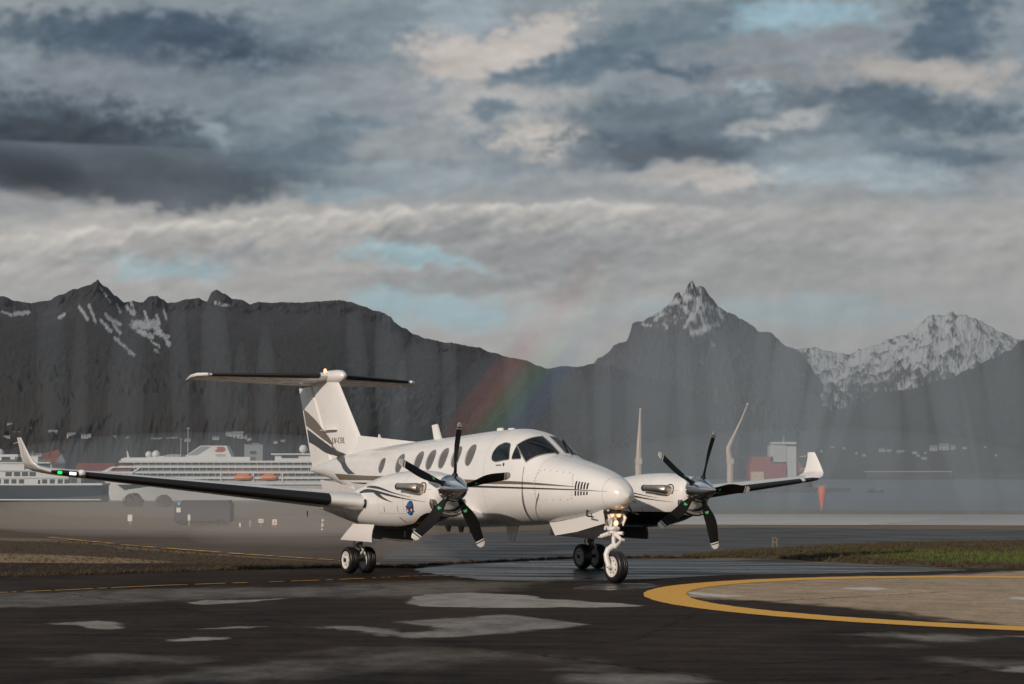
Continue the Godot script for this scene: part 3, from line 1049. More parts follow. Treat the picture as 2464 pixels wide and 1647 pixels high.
		for i in 9:
			var f := i / 8.0
			bt.append(foil_ring(Vector3(lerpf(-12.45, -13.595, f) + 0.002, 4.215, lerpf(0.32, 2.54, f) * side), lerpf(1.64, 0.90, f), Vector3(0, 1, 0), lerpf(0.105, 0.096, f), 0.0, 0.075, 0.006, 0.10))
		var bs := Shape.new()
		bs.rows(bt)
		obj("deicing_boot", bs.facing(Vector3(1, 0, 0)), mat.boot_rubber, a)
		obj("elevator_horn", Shape.new().tube([Vector3(-13.62, 4.215, 2.62 * side), Vector3(-13.85, 4.21, 2.80 * side), Vector3(-14.2, 4.19, 2.82 * side), Vector3(-14.55, 4.12, 2.82 * side)], [0.035, 0.045, 0.04, 0.01], 8), mat.white_paint, a)
		obj("hinge_cover", Shape.new().tube([Vector3(-13.7, 4.12, 0.18 * side), Vector3(-13.95, 4.05, 0.18 * side), Vector3(-14.2, 4.08, 0.18 * side)], [0.02, 0.045, 0.01], 8), mat.white_paint, a)
	var bl := []
	for q in [[0.0, 0.005], [0.02, 0.05], [0.07, 0.09], [0.18, 0.13], [0.4, 0.15], [0.8, 0.15], [1.3, 0.12], [1.7, 0.07], [1.95, 0.02]]:
		bl.append([q[0], q[1]])
	obj("bullet_fairing", Shape.new().lathe(Vector3(-11.82, 4.185, 0), Vector3(-1, 0.012, 0), bl, 24).outward(), mat.white_paint, a)
	obj("beacon_light", Shape.new().lathe(Vector3(-12.78, 4.315, 0.06), Vector3(0, 1, 0), [[0.0, 0.035], [0.05, 0.033], [0.075, 0.015]], 10).outward(), mat.beacon_glow, a)

	# wings, boots, lights at the tips
	for side in [1.0, -1.0]:
		var wr := []
		for i in range((WING.size() - 1) * 3 + 1):
			wr.append(wing_ring(wing_row(i / 3.0)))
		var ws := Shape.new().loft(wr).outward()
		var wing := obj("wing", ws if side > 0.0 else mirrored(ws), mat.white_paint, a, 38.0)
		var br := []
		for i in 25:
			br.append(wing_ring(wing_at(lerpf(3.72, 8.02, i / 24.0)), 0.062, 0.006))
		var bs := Shape.new()
		bs.rows(br)
		bs.facing(Vector3(1, 0, 0))
		obj("deicing_boot", bs if side > 0.0 else mirrored(bs), mat.boot_rubber, wing)
		br = []
		for i in 9:
			br.append(wing_ring(wing_at(lerpf(8.14, 8.60, i / 8.0)), 0.05 - 0.045 * smoothstep(0.5, 1.0, i / 8.0), 0.006))
		bs = Shape.new()
		bs.rows(br)
		bs.facing(Vector3(1, 0, 0))
		obj("tip_lens", bs if side > 0.0 else mirrored(bs), mat.boot_rubber, wing)
		var bump := Shape.new().lathe(Vector3(-5.27, 1.86, 8.08 * side), Vector3(-1, 0.0, 0), [[-0.06, 0.0], [-0.05, 0.035], [-0.02, 0.055], [0.1, 0.06], [0.3, 0.03], [0.4, 0.0]], 12).outward()
		if side > 0.0:
			obj("stall_fairing", bump, mat.white_paint, wing)
		var lamp := Shape.new().lathe(Vector3(-5.318, 1.845, 8.24 * side), Vector3(0, 0.09, side), [[-0.06, 0.0], [-0.055, 0.026], [0.055, 0.026], [0.06, 0.0]], 12).outward()
		obj("strobe_light", lamp, mat.white_glow if side > 0.0 else mat.lens_glass, wing)
		obj("nav_light", Shape.new().lathe(Vector3(-5.352, 1.862, 8.46 * side), Vector3(0, 0.09, side), [[-0.04, 0.0], [-0.03, 0.026], [0.03, 0.026], [0.04, 0.0]], 12).outward(), mat.green_glow if side > 0.0 else mat.lens_glass, wing)
		for q in [[2.40, 0.0], [2.12, 0.0]]:
			obj("static_wick", Shape.new().tube([Vector3(-6.28, q[0], 8.95 * side), Vector3(-6.52, q[0] - 0.02, 8.97 * side)], [0.006, 0.004], 5), mat.white_paint, wing)
		var sq := Shape.new().tube([Vector3(-5.0, 1.19, 3.9 * side), Vector3(-5.02, 1.08, 3.9 * side)], [0.012, 0.008], 6)
		obj("fuel_vent", sq, mat.dark_steel, wing)
		# rubber seal where the wing's edge meets the nacelle
		var seal := []
		for k in range(-6, 9):
			var r := wing_ring(wing_at(3.10), 0.05, 0.012)
			seal.append(r[clampi(14 - k, 0, 28)])
		var sl := Shape.new().tube(seal, [0.022], 8)
		obj("wing_seal", sl if side > 0.0 else mirrored(sl), mat.black, wing)

	build_nacelles(a)
	build_gear(a)

	# aerials
	var blade := func(called: String, pts: PackedVector2Array, z: float, m: Material):
		obj(called, Shape.new().prism(pts, Transform3D(Basis(), Vector3(0, 0, z)), 0.035).outward(), m, a, 20.0)
	blade.call("aerial", PackedVector2Array([Vector2(-7.48, 2.93), Vector2(-7.26, 2.95), Vector2(-7.05, 2.60), Vector2(-7.36, 2.60)]), 0.0, mat.white_paint)
	blade.call("aerial", PackedVector2Array([Vector2(-4.37, 0.94), Vector2(-4.25, 0.61), Vector2(-4.09, 0.61), Vector2(-3.89, 0.96)]), 0.0, mat.white_paint)
	blade.call("aerial", PackedVector2Array([Vector2(-4.74, 2.72), Vector2(-4.73, 2.80), Vector2(-4.55, 2.805), Vector2(-4.5, 2.72)]), 0.0, mat.white_paint)
	blade.call("aerial", PackedVector2Array([Vector2(-4.33, 2.74), Vector2(-4.28, 2.79), Vector2(-4.12, 2.79), Vector2(-4.05, 2.74)]), 0.0, mat.white_paint)
	blade.call("aerial", PackedVector2Array([Vector2(-10.02, 2.66), Vector2(-10.0, 2.80), Vector2(-9.9, 2.70)]), 0.0, mat.white_paint)
	for q in [[-6.75, 0.11], [-6.2, 0.16], [-5.75, 0.13]]:
		blade.call("aerial", PackedVector2Array([Vector2(q[0] - 0.1, 0.88), Vector2(q[0] - 0.05, 0.74), Vector2(q[0] + 0.06, 0.74), Vector2(q[0] + 0.12, 0.88)]), 0.0, mat.belly_grey)
	obj("pitot_tube", Shape.new().tube([Vector3(-0.60, 1.33, -0.30), Vector3(-0.55, 1.22, -0.34), Vector3(-0.35, 1.19, -0.34)], [0.02, 0.017, 0.012], 8), mat.dark_steel, a)
	obj("pitot_tube", Shape.new().tube([Vector3(-0.95, 1.26, 0.34), Vector3(-0.93, 1.16, 0.36), Vector3(-0.72, 1.14, 0.36)], [0.02, 0.017, 0.012], 8), mat.dark_steel, a)

func build_nacelles(a: Node3D) -> void:
	for side in [1.0, -1.0]:
		var rr := []
		for i in 61:
			var f := i / 60.0
			var x := -1.80 - 5.55 * (f * f * 0.6 + f * 0.4)
			var r := []
			for k in 44:
				r.append(nacelle_at(x, TAU * k / 44, side))
			rr.append(r)
		var nac := obj("nacelle", Shape.new().loft(rr).outward(), mat.white_paint, a, 50.0)
		# black underside: higher on the inboard flank
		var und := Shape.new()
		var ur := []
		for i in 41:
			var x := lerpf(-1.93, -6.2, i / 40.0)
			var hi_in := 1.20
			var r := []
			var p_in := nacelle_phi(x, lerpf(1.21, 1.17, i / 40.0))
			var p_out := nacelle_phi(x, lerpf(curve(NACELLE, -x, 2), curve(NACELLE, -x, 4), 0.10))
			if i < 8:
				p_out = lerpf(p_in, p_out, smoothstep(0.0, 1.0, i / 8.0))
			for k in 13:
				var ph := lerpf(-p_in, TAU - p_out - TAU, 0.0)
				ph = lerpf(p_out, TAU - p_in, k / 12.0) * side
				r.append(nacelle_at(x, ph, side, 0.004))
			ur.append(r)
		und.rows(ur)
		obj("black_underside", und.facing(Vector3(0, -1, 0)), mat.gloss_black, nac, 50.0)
		# intake: polished lip and dark mouth below the spinner
		var lip := []
		var mouth_rows := []
		for k in 25:
			var g := PI * k / 24.0
			var e := Vector3(-1.86 - 0.05 * sin(g) + 0.13 * sin(g) * sin(g), 1.44 - 0.265 * pow(sin(g), 0.8), side * 2.63 + cos(g) * 0.325)
			lip.append(e)
			mouth_rows.append([Vector3(e.x - 0.02, e.y, e.z), Vector3(-1.95, lerpf(e.y, 1.42, 0.5), lerpf(e.z, side * 2.63, 0.5)), Vector3(-2.0, 1.45, side * 2.63)])
		obj("intake_lip", Shape.new().tube(lip, [0.034, 0.044, 0.047, 0.048, 0.048, 0.048, 0.048, 0.048, 0.048, 0.048, 0.048, 0.048, 0.048, 0.048, 0.048, 0.048, 0.048, 0.048, 0.048, 0.048, 0.048, 0.048, 0.04, 0.034, 0.012], 12), mat.polished, nac, 60.0)
		var mo := Shape.new()
		mo.rows(mouth_rows)
		obj("intake_mouth", mo.facing(Vector3(1, 0, 0)), mat.black, nac)
		# exhaust stacks
		for out in [1.0, -1.0]:
			var zc: float = side * 2.63
			var path := []
			for q in [[-2.26, 1.60, 0.30], [-2.15, 1.615, 0.40], [-2.155, 1.625, 0.47], [-2.24, 1.635, 0.515], [-2.40, 1.64, 0.53], [-2.58, 1.648, 0.528], [-2.72, 1.652, 0.525]]:
				path.append(Vector3(q[0], q[1], zc + out * q[2]))
			var st := obj("exhaust_stack", Shape.new().tube(path, [0.085, 0.092, 0.09, 0.082, 0.074, 0.066, 0.064], 16), mat.brushed, nac, 60.0)
			obj("stack_mouth", Shape.new().lathe(path[-1], Vector3(-1, 0, 0), [[0.0, 0.063], [0.05, 0.064], [0.05, 0.057], [0.0, 0.0]], 16).outward(), mat.soot, st)
			var fl := []
			for k in 21:
				var g := lerpf(-0.9, 2.3, k / 20.0) + 0.2
				fl.append(nacelle_at(-2.15 + cos(g) * 0.112, nacelle_phi(-2.15, 1.61 + sin(g) * 0.11) * out, side, 0.004))
			obj("stack_seal", Shape.new().tube(fl, [0.011], 6), mat.black, st)
			# livery
			obj("black_flash", nacelle_band([Vector2(-4.62, 1.545), Vector2(-4.35, 1.60), Vector2(-3.9, 1.585), Vector2(-3.3, 1.52), Vector2(-2.7, 1.45), Vector2(-2.03, 1.392)], [Vector2(-4.55, 1.52), Vector2(-4.3, 1.535), Vector2(-3.85, 1.535), Vector2(-3.3, 1.48), Vector2(-2.7, 1.432), Vector2(-2.03, 1.389)], side, out), mat.charcoal, nac)
			obj("black_flash", nacelle_band([Vector2(-3.98, 1.565), Vector2(-3.75, 1.545), Vector2(-3.5, 1.46), Vector2(-3.13, 1.372)], [Vector2(-3.95, 1.54), Vector2(-3.75, 1.475), Vector2(-3.5, 1.415), Vector2(-3.13, 1.368)], side, out), mat.charcoal, nac)
			obj("gold_flash", nacelle_band([Vector2(-4.36, 1.655), Vector2(-4.1, 1.665), Vector2(-3.7, 1.635), Vector2(-3.1, 1.545), Vector2(-2.45, 1.468)], [Vector2(-4.36, 1.63), Vector2(-4.1, 1.62), Vector2(-3.7, 1.595), Vector2(-3.1, 1.525), Vector2(-2.45, 1.464)], side, out), mat.charcoal, nac)
			# panel seams, vent slots, number
			for q in [[-3.72, 1.46, -3.71, 1.10], [-3.71, 1.172, -2.62, 1.185], [-2.62, 1.6, -1.9, 1.61], [-2.78, 1.9, -2.74, 1.2]]:
				obj("skin_seam", nacelle_band([Vector2(q[0], q[1]), Vector2(q[2], q[3])], [Vector2(q[0] + (0.006 if absf(q[0] - q[2]) < 0.1 else 0.0), q[1] - 0.006), Vector2(q[2] + (0.006 if absf(q[0] - q[2]) < 0.1 else 0.0), q[3] - 0.006)], side, out, 0.002, 12), mat.seam, nac)
			for q in [[-3.48, 1.29, -3.475, 1.19, 0.012], [-2.965, 1.31, -2.96, 1.205, 0.009], [-3.0, 1.11, -2.90, 1.02, 0.028]]:
				obj("vent_slot", nacelle_band([Vector2(q[0], q[1]), Vector2(q[2], q[3])], [Vector2(q[0] + q[4], q[1]), Vector2(q[2] + q[4], q[3])], side, out, 0.004, 4), mat.black, nac)
		# oval badge on the outboard flank of the right nacelle
		if side > 0.0:
			var oval := func(rx: float, ry: float, proud: float, cx := 0.0, cy := 0.0) -> Shape:
				var s := Shape.new()
				var ring := []
				for f in [0.01, 0.5, 1.0]:
					var r := []
					for k in 24:
						var x: float = -2.525 + cx + cos(TAU * k / 24) * rx * f
						var y: float = 1.28 + cy + sin(TAU * k / 24) * ry * f
						r.append(nacelle_at(x + (y - 1.28) * 0.45, nacelle_phi(x, y), 1.0, proud))
					ring.append(r)
				s.rows(ring, true)
				return s.facing(Vector3(0, 0, 1))
			var badge := obj("badge", oval.call(0.115, 0.122, 0.005), mat.charcoal, nac)
			obj("badge_field", oval.call(0.098, 0.104, 0.008), mat.badge_blue, nac)
			for q in [[Vector2(-2.66, 1.305), Vector2(-2.60, 1.325), Vector2(-2.40, 1.235), Vector2(-2.45, 1.215)], [Vector2(-2.43, 1.335), Vector2(-2.39, 1.305), Vector2(-2.58, 1.215), Vector2(-2.62, 1.24)]]:
				obj("badge_figure", nacelle_band([q[0], q[1]], [q[3], q[2]], 1.0, 1.0, 0.012, 4), mat.badge_brown, nac)
			obj("badge_spot", oval.call(0.022, 0.02, 0.013, -0.055, -0.045), mat.white_paint, nac)
			obj("badge_spot", oval.call(0.022, 0.02, 0.013, 0.06, -0.03), mat.white_paint, nac)
		obj("drain_mast", Shape.new().tube([Vector3(-3.48, 0.92, side * 2.63), Vector3(-3.5, 0.74, side * 2.63)], [0.03, 0.028], 8), mat.black, nac)

		# propeller
		var pr := holder("propeller", a)
		pr.position = Vector3(-1.66, 1.62, side * 2.63)
		obj("spinner", Shape.new().lathe(Vector3(-0.15, 0, 0), Vector3(1, 0, 0), [[-0.03, 0.0], [-0.03, 0.232], [0.0, 0.243], [0.06, 0.245], [0.075, 0.238], [0.16, 0.232], [0.26, 0.206], [0.36, 0.164], [0.46, 0.11], [0.55, 0.055], [0.62, 0.018], [0.645, 0.0]], 40).outward(), mat.chrome, pr, 50.0)
		for k in 5:
			var g := (0.0861 if side > 0.0 else 0.2905) - TAU * k / 5
			var am := blade_shape(0, g).mesh(60.0)
			am.add_surface_from_arrays(Mesh.PRIMITIVE_TRIANGLES, blade_shape(1, g).arrays(60.0))
			am.add_surface_from_arrays(Mesh.PRIMITIVE_TRIANGLES, blade_shape(3, g).arrays(60.0))
			am.add_surface_from_arrays(Mesh.PRIMITIVE_TRIANGLES, blade_shape(2, g).arrays(60.0))
			am.surface_set_material(0, mat.blade_black)
			am.surface_set_material(1, mat.tip_white)
			am.surface_set_material(2, mat.tip_white)
			am.surface_set_material(3, mat.reflector)
			obj("blade", am, null, pr)
			var out := Vector3(0, cos(g), -sin(g))
			obj("blade_root", Shape.new().lathe(out * 0.14, out, [[0.0, 0.06], [0.075, 0.062], [0.10, 0.052], [0.13, 0.042]], 14).outward(), mat.black, pr)

func build_gear(a: Node3D) -> void:
	var w: Material = mat.gear_white
	# nose gear
	var g := holder("nose_gear", a)
	obj("strut", Shape.new().tube([Vector3(-0.64, 1.34, 0), Vector3(-0.63, 0.98, 0)], [0.075, 0.065], 16).tube([Vector3(-0.63, 0.99, 0), Vector3(-0.63, 0.86, 0)], [0.085], 16).tube([Vector3(-0.63, 0.88, 0), Vector3(-0.61, 0.62, 0)], [0.038], 14), w, g)
	obj("fork", Shape.new().tube([Vector3(-0.60, 0.66, -0.02), Vector3(-0.61, 0.63, 0.03), Vector3(-0.63, 0.57, 0.11), Vector3(-0.635, 0.49, 0.145), Vector3(-0.61, 0.40, 0.15), Vector3(-0.57, 0.32, 0.145), Vector3(-0.55, 0.28, 0.14)], [0.05, 0.055, 0.055, 0.05, 0.047, 0.045, 0.05], 12).tube([Vector3(-0.55, 0.28, 0.165), Vector3(-0.55, 0.28, 0.04)], [0.04], 12), w, g)
	obj("torque_link", Shape.new().tube([Vector3(-0.59, 0.85, 0.0), Vector3(-0.36, 0.745, 0.0)], [0.045, 0.025], 8).tube([Vector3(-0.36, 0.745, 0.0), Vector3(-0.57, 0.62, 0.0)], [0.022, 0.04], 8).tube([Vector3(-0.36, 0.745, -0.04), Vector3(-0.36, 0.745, 0.04)], [0.028], 8), w, g)
	obj("steering_damper", Shape.new().tube([Vector3(-0.80, 0.80, 0.14), Vector3(-0.60, 0.86, 0.10)], [0.04], 12).tube([Vector3(-0.88, 0.78, 0.15), Vector3(-0.6, 0.865, 0.1)], [0.014], 8).tube([Vector3(-0.60, 0.86, -0.02), Vector3(-0.46, 0.86, -0.09)], [0.032], 10), w, g)
	obj("steering_collar", Shape.new().lathe(Vector3(-0.63, 0.94, 0), Vector3(0, 1, 0), [[-0.03, 0.0], [-0.03, 0.11], [0.0, 0.12], [0.03, 0.11], [0.03, 0.0]], 14).outward(), w, g)
	obj("drag_brace", Shape.new().tube([Vector3(-0.68, 0.96, 0.08), Vector3(-0.78, 1.07, 0.11), Vector3(-1.2, 1.2, 0.1)], [0.022], 8).tube([Vector3(-0.62, 0.94, 0.07), Vector3(-0.5, 0.95, 0.04)], [0.03], 8).tube([Vector3(-0.68, 1.1, 0.1), Vector3(-0.72, 0.92, 0.12)], [0.02], 8), w, g)
	wheel("nose_wheel", Vector3(-0.55, 0.278, 0), 0.278, 0.20, g)
	for q in [[-0.575, 1.185, 0.072, 0.058], [-0.575, 1.185, -0.072, 0.058], [-0.545, 1.035, 0.005, 0.055]]:
		var c := Vector3(q[0], q[1], q[2])
		obj("landing_light", Shape.new().lathe(c, Vector3(1, -0.05, 0), [[-0.05, 0.0], [-0.045, q[3] * 0.6], [-0.01, q[3]], [0.008, q[3]], [0.008, q[3] * 0.9]], 20).outward(), w, g)
		obj("lamp_glass", Shape.new().lathe(c + Vector3(0.006, 0, 0), Vector3(1, -0.05, 0), [[0.0, 0.0], [0.0, q[3] * 0.9], [0.012, q[3] * 0.6], [0.018, 0.0]], 20).outward(), mat.warm_glow, g)
		var l := OmniLight3D.new()
		l.name = "landing_light_glow"
		l.light_color = Color(1.0, 0.78, 0.55)
		l.light_energy = 0.007
		l.light_size = 0.05
		l.omni_range = 60.0
		l.omni_attenuation = 2.0
		l.shadow_enabled = true
		l.position = c + Vector3(0.12, 0.02, 0)
		g.add_child(l, true)
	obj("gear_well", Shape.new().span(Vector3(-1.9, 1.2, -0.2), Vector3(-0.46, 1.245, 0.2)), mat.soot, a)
	for side in [1.0, -1.0]:
		var z: float = 0.2 * side
		obj("nose_gear_door", Shape.new().prism(PackedVector2Array([Vector2(-2.45, 1.02), Vector2(-2.24, 0.78), Vector2(-1.5, 0.865), Vector2(-0.60, 1.03), Vector2(-0.66, 1.30), Vector2(-1.5, 1.13)]), Transform3D(Basis(), Vector3(0, 0, z)), 0.018).outward(), w, a, 20.0)
		obj("forward_gear_door", Shape.new().tube([Vector3(-0.58, 1.26, 0.145 * side), Vector3(-0.5, 1.12, 0.165 * side), Vector3(-0.54, 0.99, 0.14 * side)], [0.018, 0.03, 0.012], 8), w, a)

	# main gear
	for side in [1.0, -1.0]:
		var zc: float = side * 2.625
		var mg := holder("main_gear", a)
		obj("strut", Shape.new().tube([Vector3(-5.40, 1.15, zc), Vector3(-5.45, 0.52, zc)], [0.075, 0.07], 14).tube([Vector3(-5.45, 0.54, zc), Vector3(-5.47, 0.26, zc)], [0.045], 12), mat.dark_strut, mg)
		obj("axle", Shape.new().tube([Vector3(-5.47, 0.255, zc - 0.3), Vector3(-5.47, 0.255, zc + 0.3)], [0.035], 12), mat.dark_steel, mg)
		obj("torque_link", Shape.new().tube([Vector3(-5.43, 0.56, zc), Vector3(-5.25, 0.45, zc), Vector3(-5.44, 0.30, zc)], [0.03, 0.022, 0.03], 8), w, mg)
		obj("brake_line", Shape.new().tube([Vector3(-5.56, 0.75, zc), Vector3(-5.68, 0.55, zc), Vector3(-5.58, 0.34, zc)], [0.012], 6), mat.black, mg)
		for k in [1.0, -1.0]:
			wheel("wheel", Vector3(-5.47, 0.255, zc + k * 0.185), 0.255, 0.185, mg, k)
		# doors: a curved outer and inner leaf, hinged along the well
		for out in [1.0, -1.0]:
			var o_side: bool = out * side > 0.0
			var rr := []
			var x0 := -5.35 if o_side else -6.35
			for i in 9:
				var f := i / 8.0
				var x := lerpf(x0, -4.02, f)
				var r := []
				for k in 7:
					var v := k / 6.0
					var low := lerpf(0.66, 0.62, f)
					if o_side:
						low = lerpf(0.90, 0.65, smoothstep(0.0, 0.55, f)) if f < 0.2 else lerpf(0.66, 0.63, f)
						low = lerpf(0.645, 0.635, f)
						x = lerpf(lerpf(-4.92, -5.38, pow(v, 1.3)), -4.0, f)
					r.append(Vector3(x, lerpf(0.955, low, v), zc + out * (0.385 + 0.05 * sin(v * 2.2))))
				rr.append(r)
			var ds := Shape.new()
			ds.rows(rr)
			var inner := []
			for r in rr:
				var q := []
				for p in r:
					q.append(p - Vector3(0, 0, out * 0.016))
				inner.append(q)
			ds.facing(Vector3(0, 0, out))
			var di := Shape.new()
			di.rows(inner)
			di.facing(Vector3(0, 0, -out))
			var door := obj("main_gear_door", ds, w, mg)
			obj("shaded_door_face", di, mat.shaded_door_paint, door)  # inner face of the door, nacelle shade put into its colour

# ------------------------------------------------------------------ ground
func sheet(outline: Array, lift: float, step := 0.0) -> Shape:   # outline of (right, ahead) pairs laid on the ground
	var poly := PackedVector2Array()
	for p in outline:
		poly.append(Vector2(p[0], p[1]))
	var s := Shape.new()
	var idx := Geometry2D.triangulate_polygon(poly)
	for p in poly:
		s.add(spot(p.x, p.y, lift))
		s.uv.append(p)
	for k in range(0, idx.size(), 3):
		s.tri(idx[k], idx[k + 1], idx[k + 2])
	return s.facing(Vector3.UP)

func smooth_outline(pts: Array, wobble := 0.0, seed_ := 1, per := 8) -> Array:   # a rounded, slightly ragged closed outline
	var n := fresh_noise(seed_, 1.3, 3)
	var out := []
	for i in pts.size():
		var p0 := Vector2(pts[(i + pts.size() - 1) % pts.size()][0], pts[(i + pts.size() - 1) % pts.size()][1])
		var p1 := Vector2(pts[i][0], pts[i][1])
		var p2 := Vector2(pts[(i + 1) % pts.size()][0], pts[(i + 1) % pts.size()][1])
		var p3 := Vector2(pts[(i + 2) % pts.size()][0], pts[(i + 2) % pts.size()][1])
		for k in per:
			var q := p1.cubic_interpolate(p2, p0, p3, float(k) / per)
			q += Vector2(n.get_noise_2d(q.x * 2.0, q.y * 2.0), n.get_noise_2d(q.x * 2.0 + 70.0, q.y * 2.0)) * wobble
			out.append([q.x, q.y])
	return out

# puddles with the sky's sheen put into their colour, and dry patches: outlines in metres (right, ahead), then the share of each look
const PUDDLE_SHEEN := [
	[[[-1.49, 26.24], [-1.45, 27.65], [-1.3, 28.23], [-0.64, 28.88], [-0.18, 28.53], [0.25, 28.19], [0.35, 27.46], [1.11, 26.82], [1.9, 25.9], [1.47, 25.54], [0.65, 25.41], [-0.36, 25.22], [-0.97, 25.48], [-1.3, 25.6]], 1.0, 0.05],
	[[[-1.49, 22.52], [-0.34, 23.64], [-0.11, 23.85], [0.23, 23.56], [0.93, 22.35], [0.38, 21.5], [-0.46, 20.58], [-0.93, 20.19], [-1.25, 20.22], [-2.0, 21.32], [-2.29, 21.7], [-2.05, 21.88], [-1.51, 21.58], [-1.16, 20.9], [-0.8, 21.08], [-0.77, 21.63], [-1.09, 22.07]], 0.62, 0.12],
	[[[-1.7, 18.15], [-1.32, 18.84], [-0.71, 18.71], [0.03, 18.26], [0.59, 17.53], [-0.4, 17.92], [-1.04, 16.86], [-1.55, 16.56]], 0.26, 0.6], [[[0.54, 16.82], [0.78, 17.11], [1.04, 16.98], [0.76, 16.69]], 0.3, 0.3], [[[0.61, 16.17], [0.82, 16.56], [1.52, 16.35], [1.42, 15.26], [0.87, 15.23], [0.61, 15.8]], 0.5, 0.3],
	[[[-5.41, 21.96], [-5.27, 22.33], [-5.02, 22.48], [-4.61, 21.91], [-4.6, 21.23], [-4.93, 21.31]], 0.8, 0.08], [[[-4.6, 26.11], [-4.38, 26.54], [-3.88, 26.69], [-3.34, 27.17], [-3.7, 26.19], [-4.13, 25.66], [-4.39, 25.7]], 0.8, 0.06], [[[-3.54, 21.31], [-3.23, 21.67], [-2.9, 21.74], [-3.03, 21.46], [-3.33, 21.21]], 0.75, 0.06], [[[-3.69, 19.79], [-3.49, 20.16], [-3.16, 20.18], [-3.05, 19.9], [-3.24, 19.64], [-3.57, 19.54]], 0.8, 0.06],
	[[[-4.35, 17.66], [-4.19, 17.99], [-3.77, 18.05], [-3.05, 17.6], [-3.17, 17.15], [-3.27, 17.29], [-3.76, 17.33], [-4.02, 17.02]], 0.28, 0.3], [[[-3.41, 15.51], [-2.94, 15.9], [-2.57, 16.76], [-1.66, 17.68], [-1.54, 16.43], [-2.41, 15.75], [-3.2, 15.33]], 0.3, 0.5], [[[-2.46, 16.77], [-2.13, 17.0], [-2.17, 16.79], [-2.39, 16.67]], 0.4, 0.2],
	[[[-8.6, 27.79], [-7.24, 28.2], [-6.47, 28.76], [-4.82, 26.6], [-5.39, 25.8], [-6.25, 25.15], [-6.93, 24.69], [-8.6, 24.6]], 0.33, 0.4], [[[-6.65, 28.58], [-5.44, 29.41], [-2.85, 30.35], [-2.58, 27.46], [-3.99, 27.47], [-4.71, 26.61]], 0.36, 0.6], [[[-2.91, 31.03], [-1.24, 32.44], [0.31, 31.87], [-0.63, 28.49], [-1.5, 27.83], [-2.59, 27.61]], 0.36, 0.6],
	[[[4.05, 21.07], [4.51, 21.17], [4.97, 20.99], [5.35, 20.75], [4.94, 20.18], [4.64, 20.26], [4.42, 20.74]], 0.55, 0.35], [[[3.88, 19.45], [4.11, 19.69], [4.34, 19.63], [4.03, 19.29]], 0.3, 0.3], [[[4.13, 17.94], [4.57, 18.07], [4.97, 17.72], [4.7, 17.48], [4.31, 17.6]], 0.42, 0.4], [[[4.51, 17.04], [4.89, 17.42], [5.4, 17.3], [4.71, 16.78], [4.53, 16.87]], 0.8, 0.15], [[[1.2, 16.52], [1.52, 16.33], [1.78, 15.85], [1.45, 15.59], [1.2, 15.65]], 0.4, 0.2], [[[5.58, 20.83], [6.0, 21.07], [5.88, 20.65]], 0.6, 0.1],
]
const SPOTS := [[[5.61, 30.87], [6.01, 31.18], [6.35, 30.68], [6.07, 30.21], [5.7, 30.43]], [[2.6, 29.5], [2.92, 29.45], [3.58, 28.32], [3.18, 28.21], [2.81, 28.71]], [[7.58, 28.19], [7.9, 28.52], [8.11, 28.47], [7.89, 27.7], [7.63, 27.9]]]
const DRY := [[2.51, 28.3], [3.0, 31.0], [4.14, 33.13], [5.84, 34.6], [7.74, 35.4], [8.82, 36.01], [10.65, 37.97], [12.6, 39.43], [12.6, 21.0], [9.0, 21.6], [6.83, 22.12], [6.31, 22.51], [5.94, 22.77], [5.57, 23.5], [5.29, 24.86], [4.76, 25.73], [4.02, 26.98], [3.23, 27.62]]
const CRACKS := [
	[[-7.13, 28.41], [-6.51, 27.51], [-5.75, 26.51], [-4.75, 25.13], [-3.81, 23.62], [-2.91, 22.53], [-2.28, 21.63], [-2.0, 21.32], [-1.44, 20.61], [-0.74, 19.5], [0.03, 18.59], [0.86, 17.32], [1.52, 16.4], [1.79, 15.97], [2.13, 15.46], [2.7, 14.6]],
	[[-5.65, 23.87], [-5.25, 24.19], [-4.79, 24.61]], [[-0.15, 18.66], [0.49, 19.31], [1.31, 20.02], [2.87, 26.0]], [[2.4, 26.0], [2.87, 26.36], [4.07, 27.34], [4.83, 27.96], [5.91, 28.83], [7.08, 29.89]], [[2.37, 17.41], [2.91, 17.67], [3.49, 18.08], [3.86, 18.27]], [[3.13, 16.05], [3.92, 16.54], [4.89, 17.42], [6.5, 18.6]], [[-7.6, 19.4], [-5.2, 20.2], [-3.4, 20.9], [-2.0, 21.3]],
]

func poly_depth(p: Vector2, poly: PackedVector2Array) -> float:   # metres inside the outline, negative outside
	var d := 1e9
	for i in poly.size():
		var c := Geometry2D.get_closest_point_to_segment(p, poly[i], poly[(i + 1) % poly.size()])
		d = minf(d, p.distance_squared_to(c))
	d = sqrt(d)
	return d if Geometry2D.is_point_in_polygon(p, poly) else -d

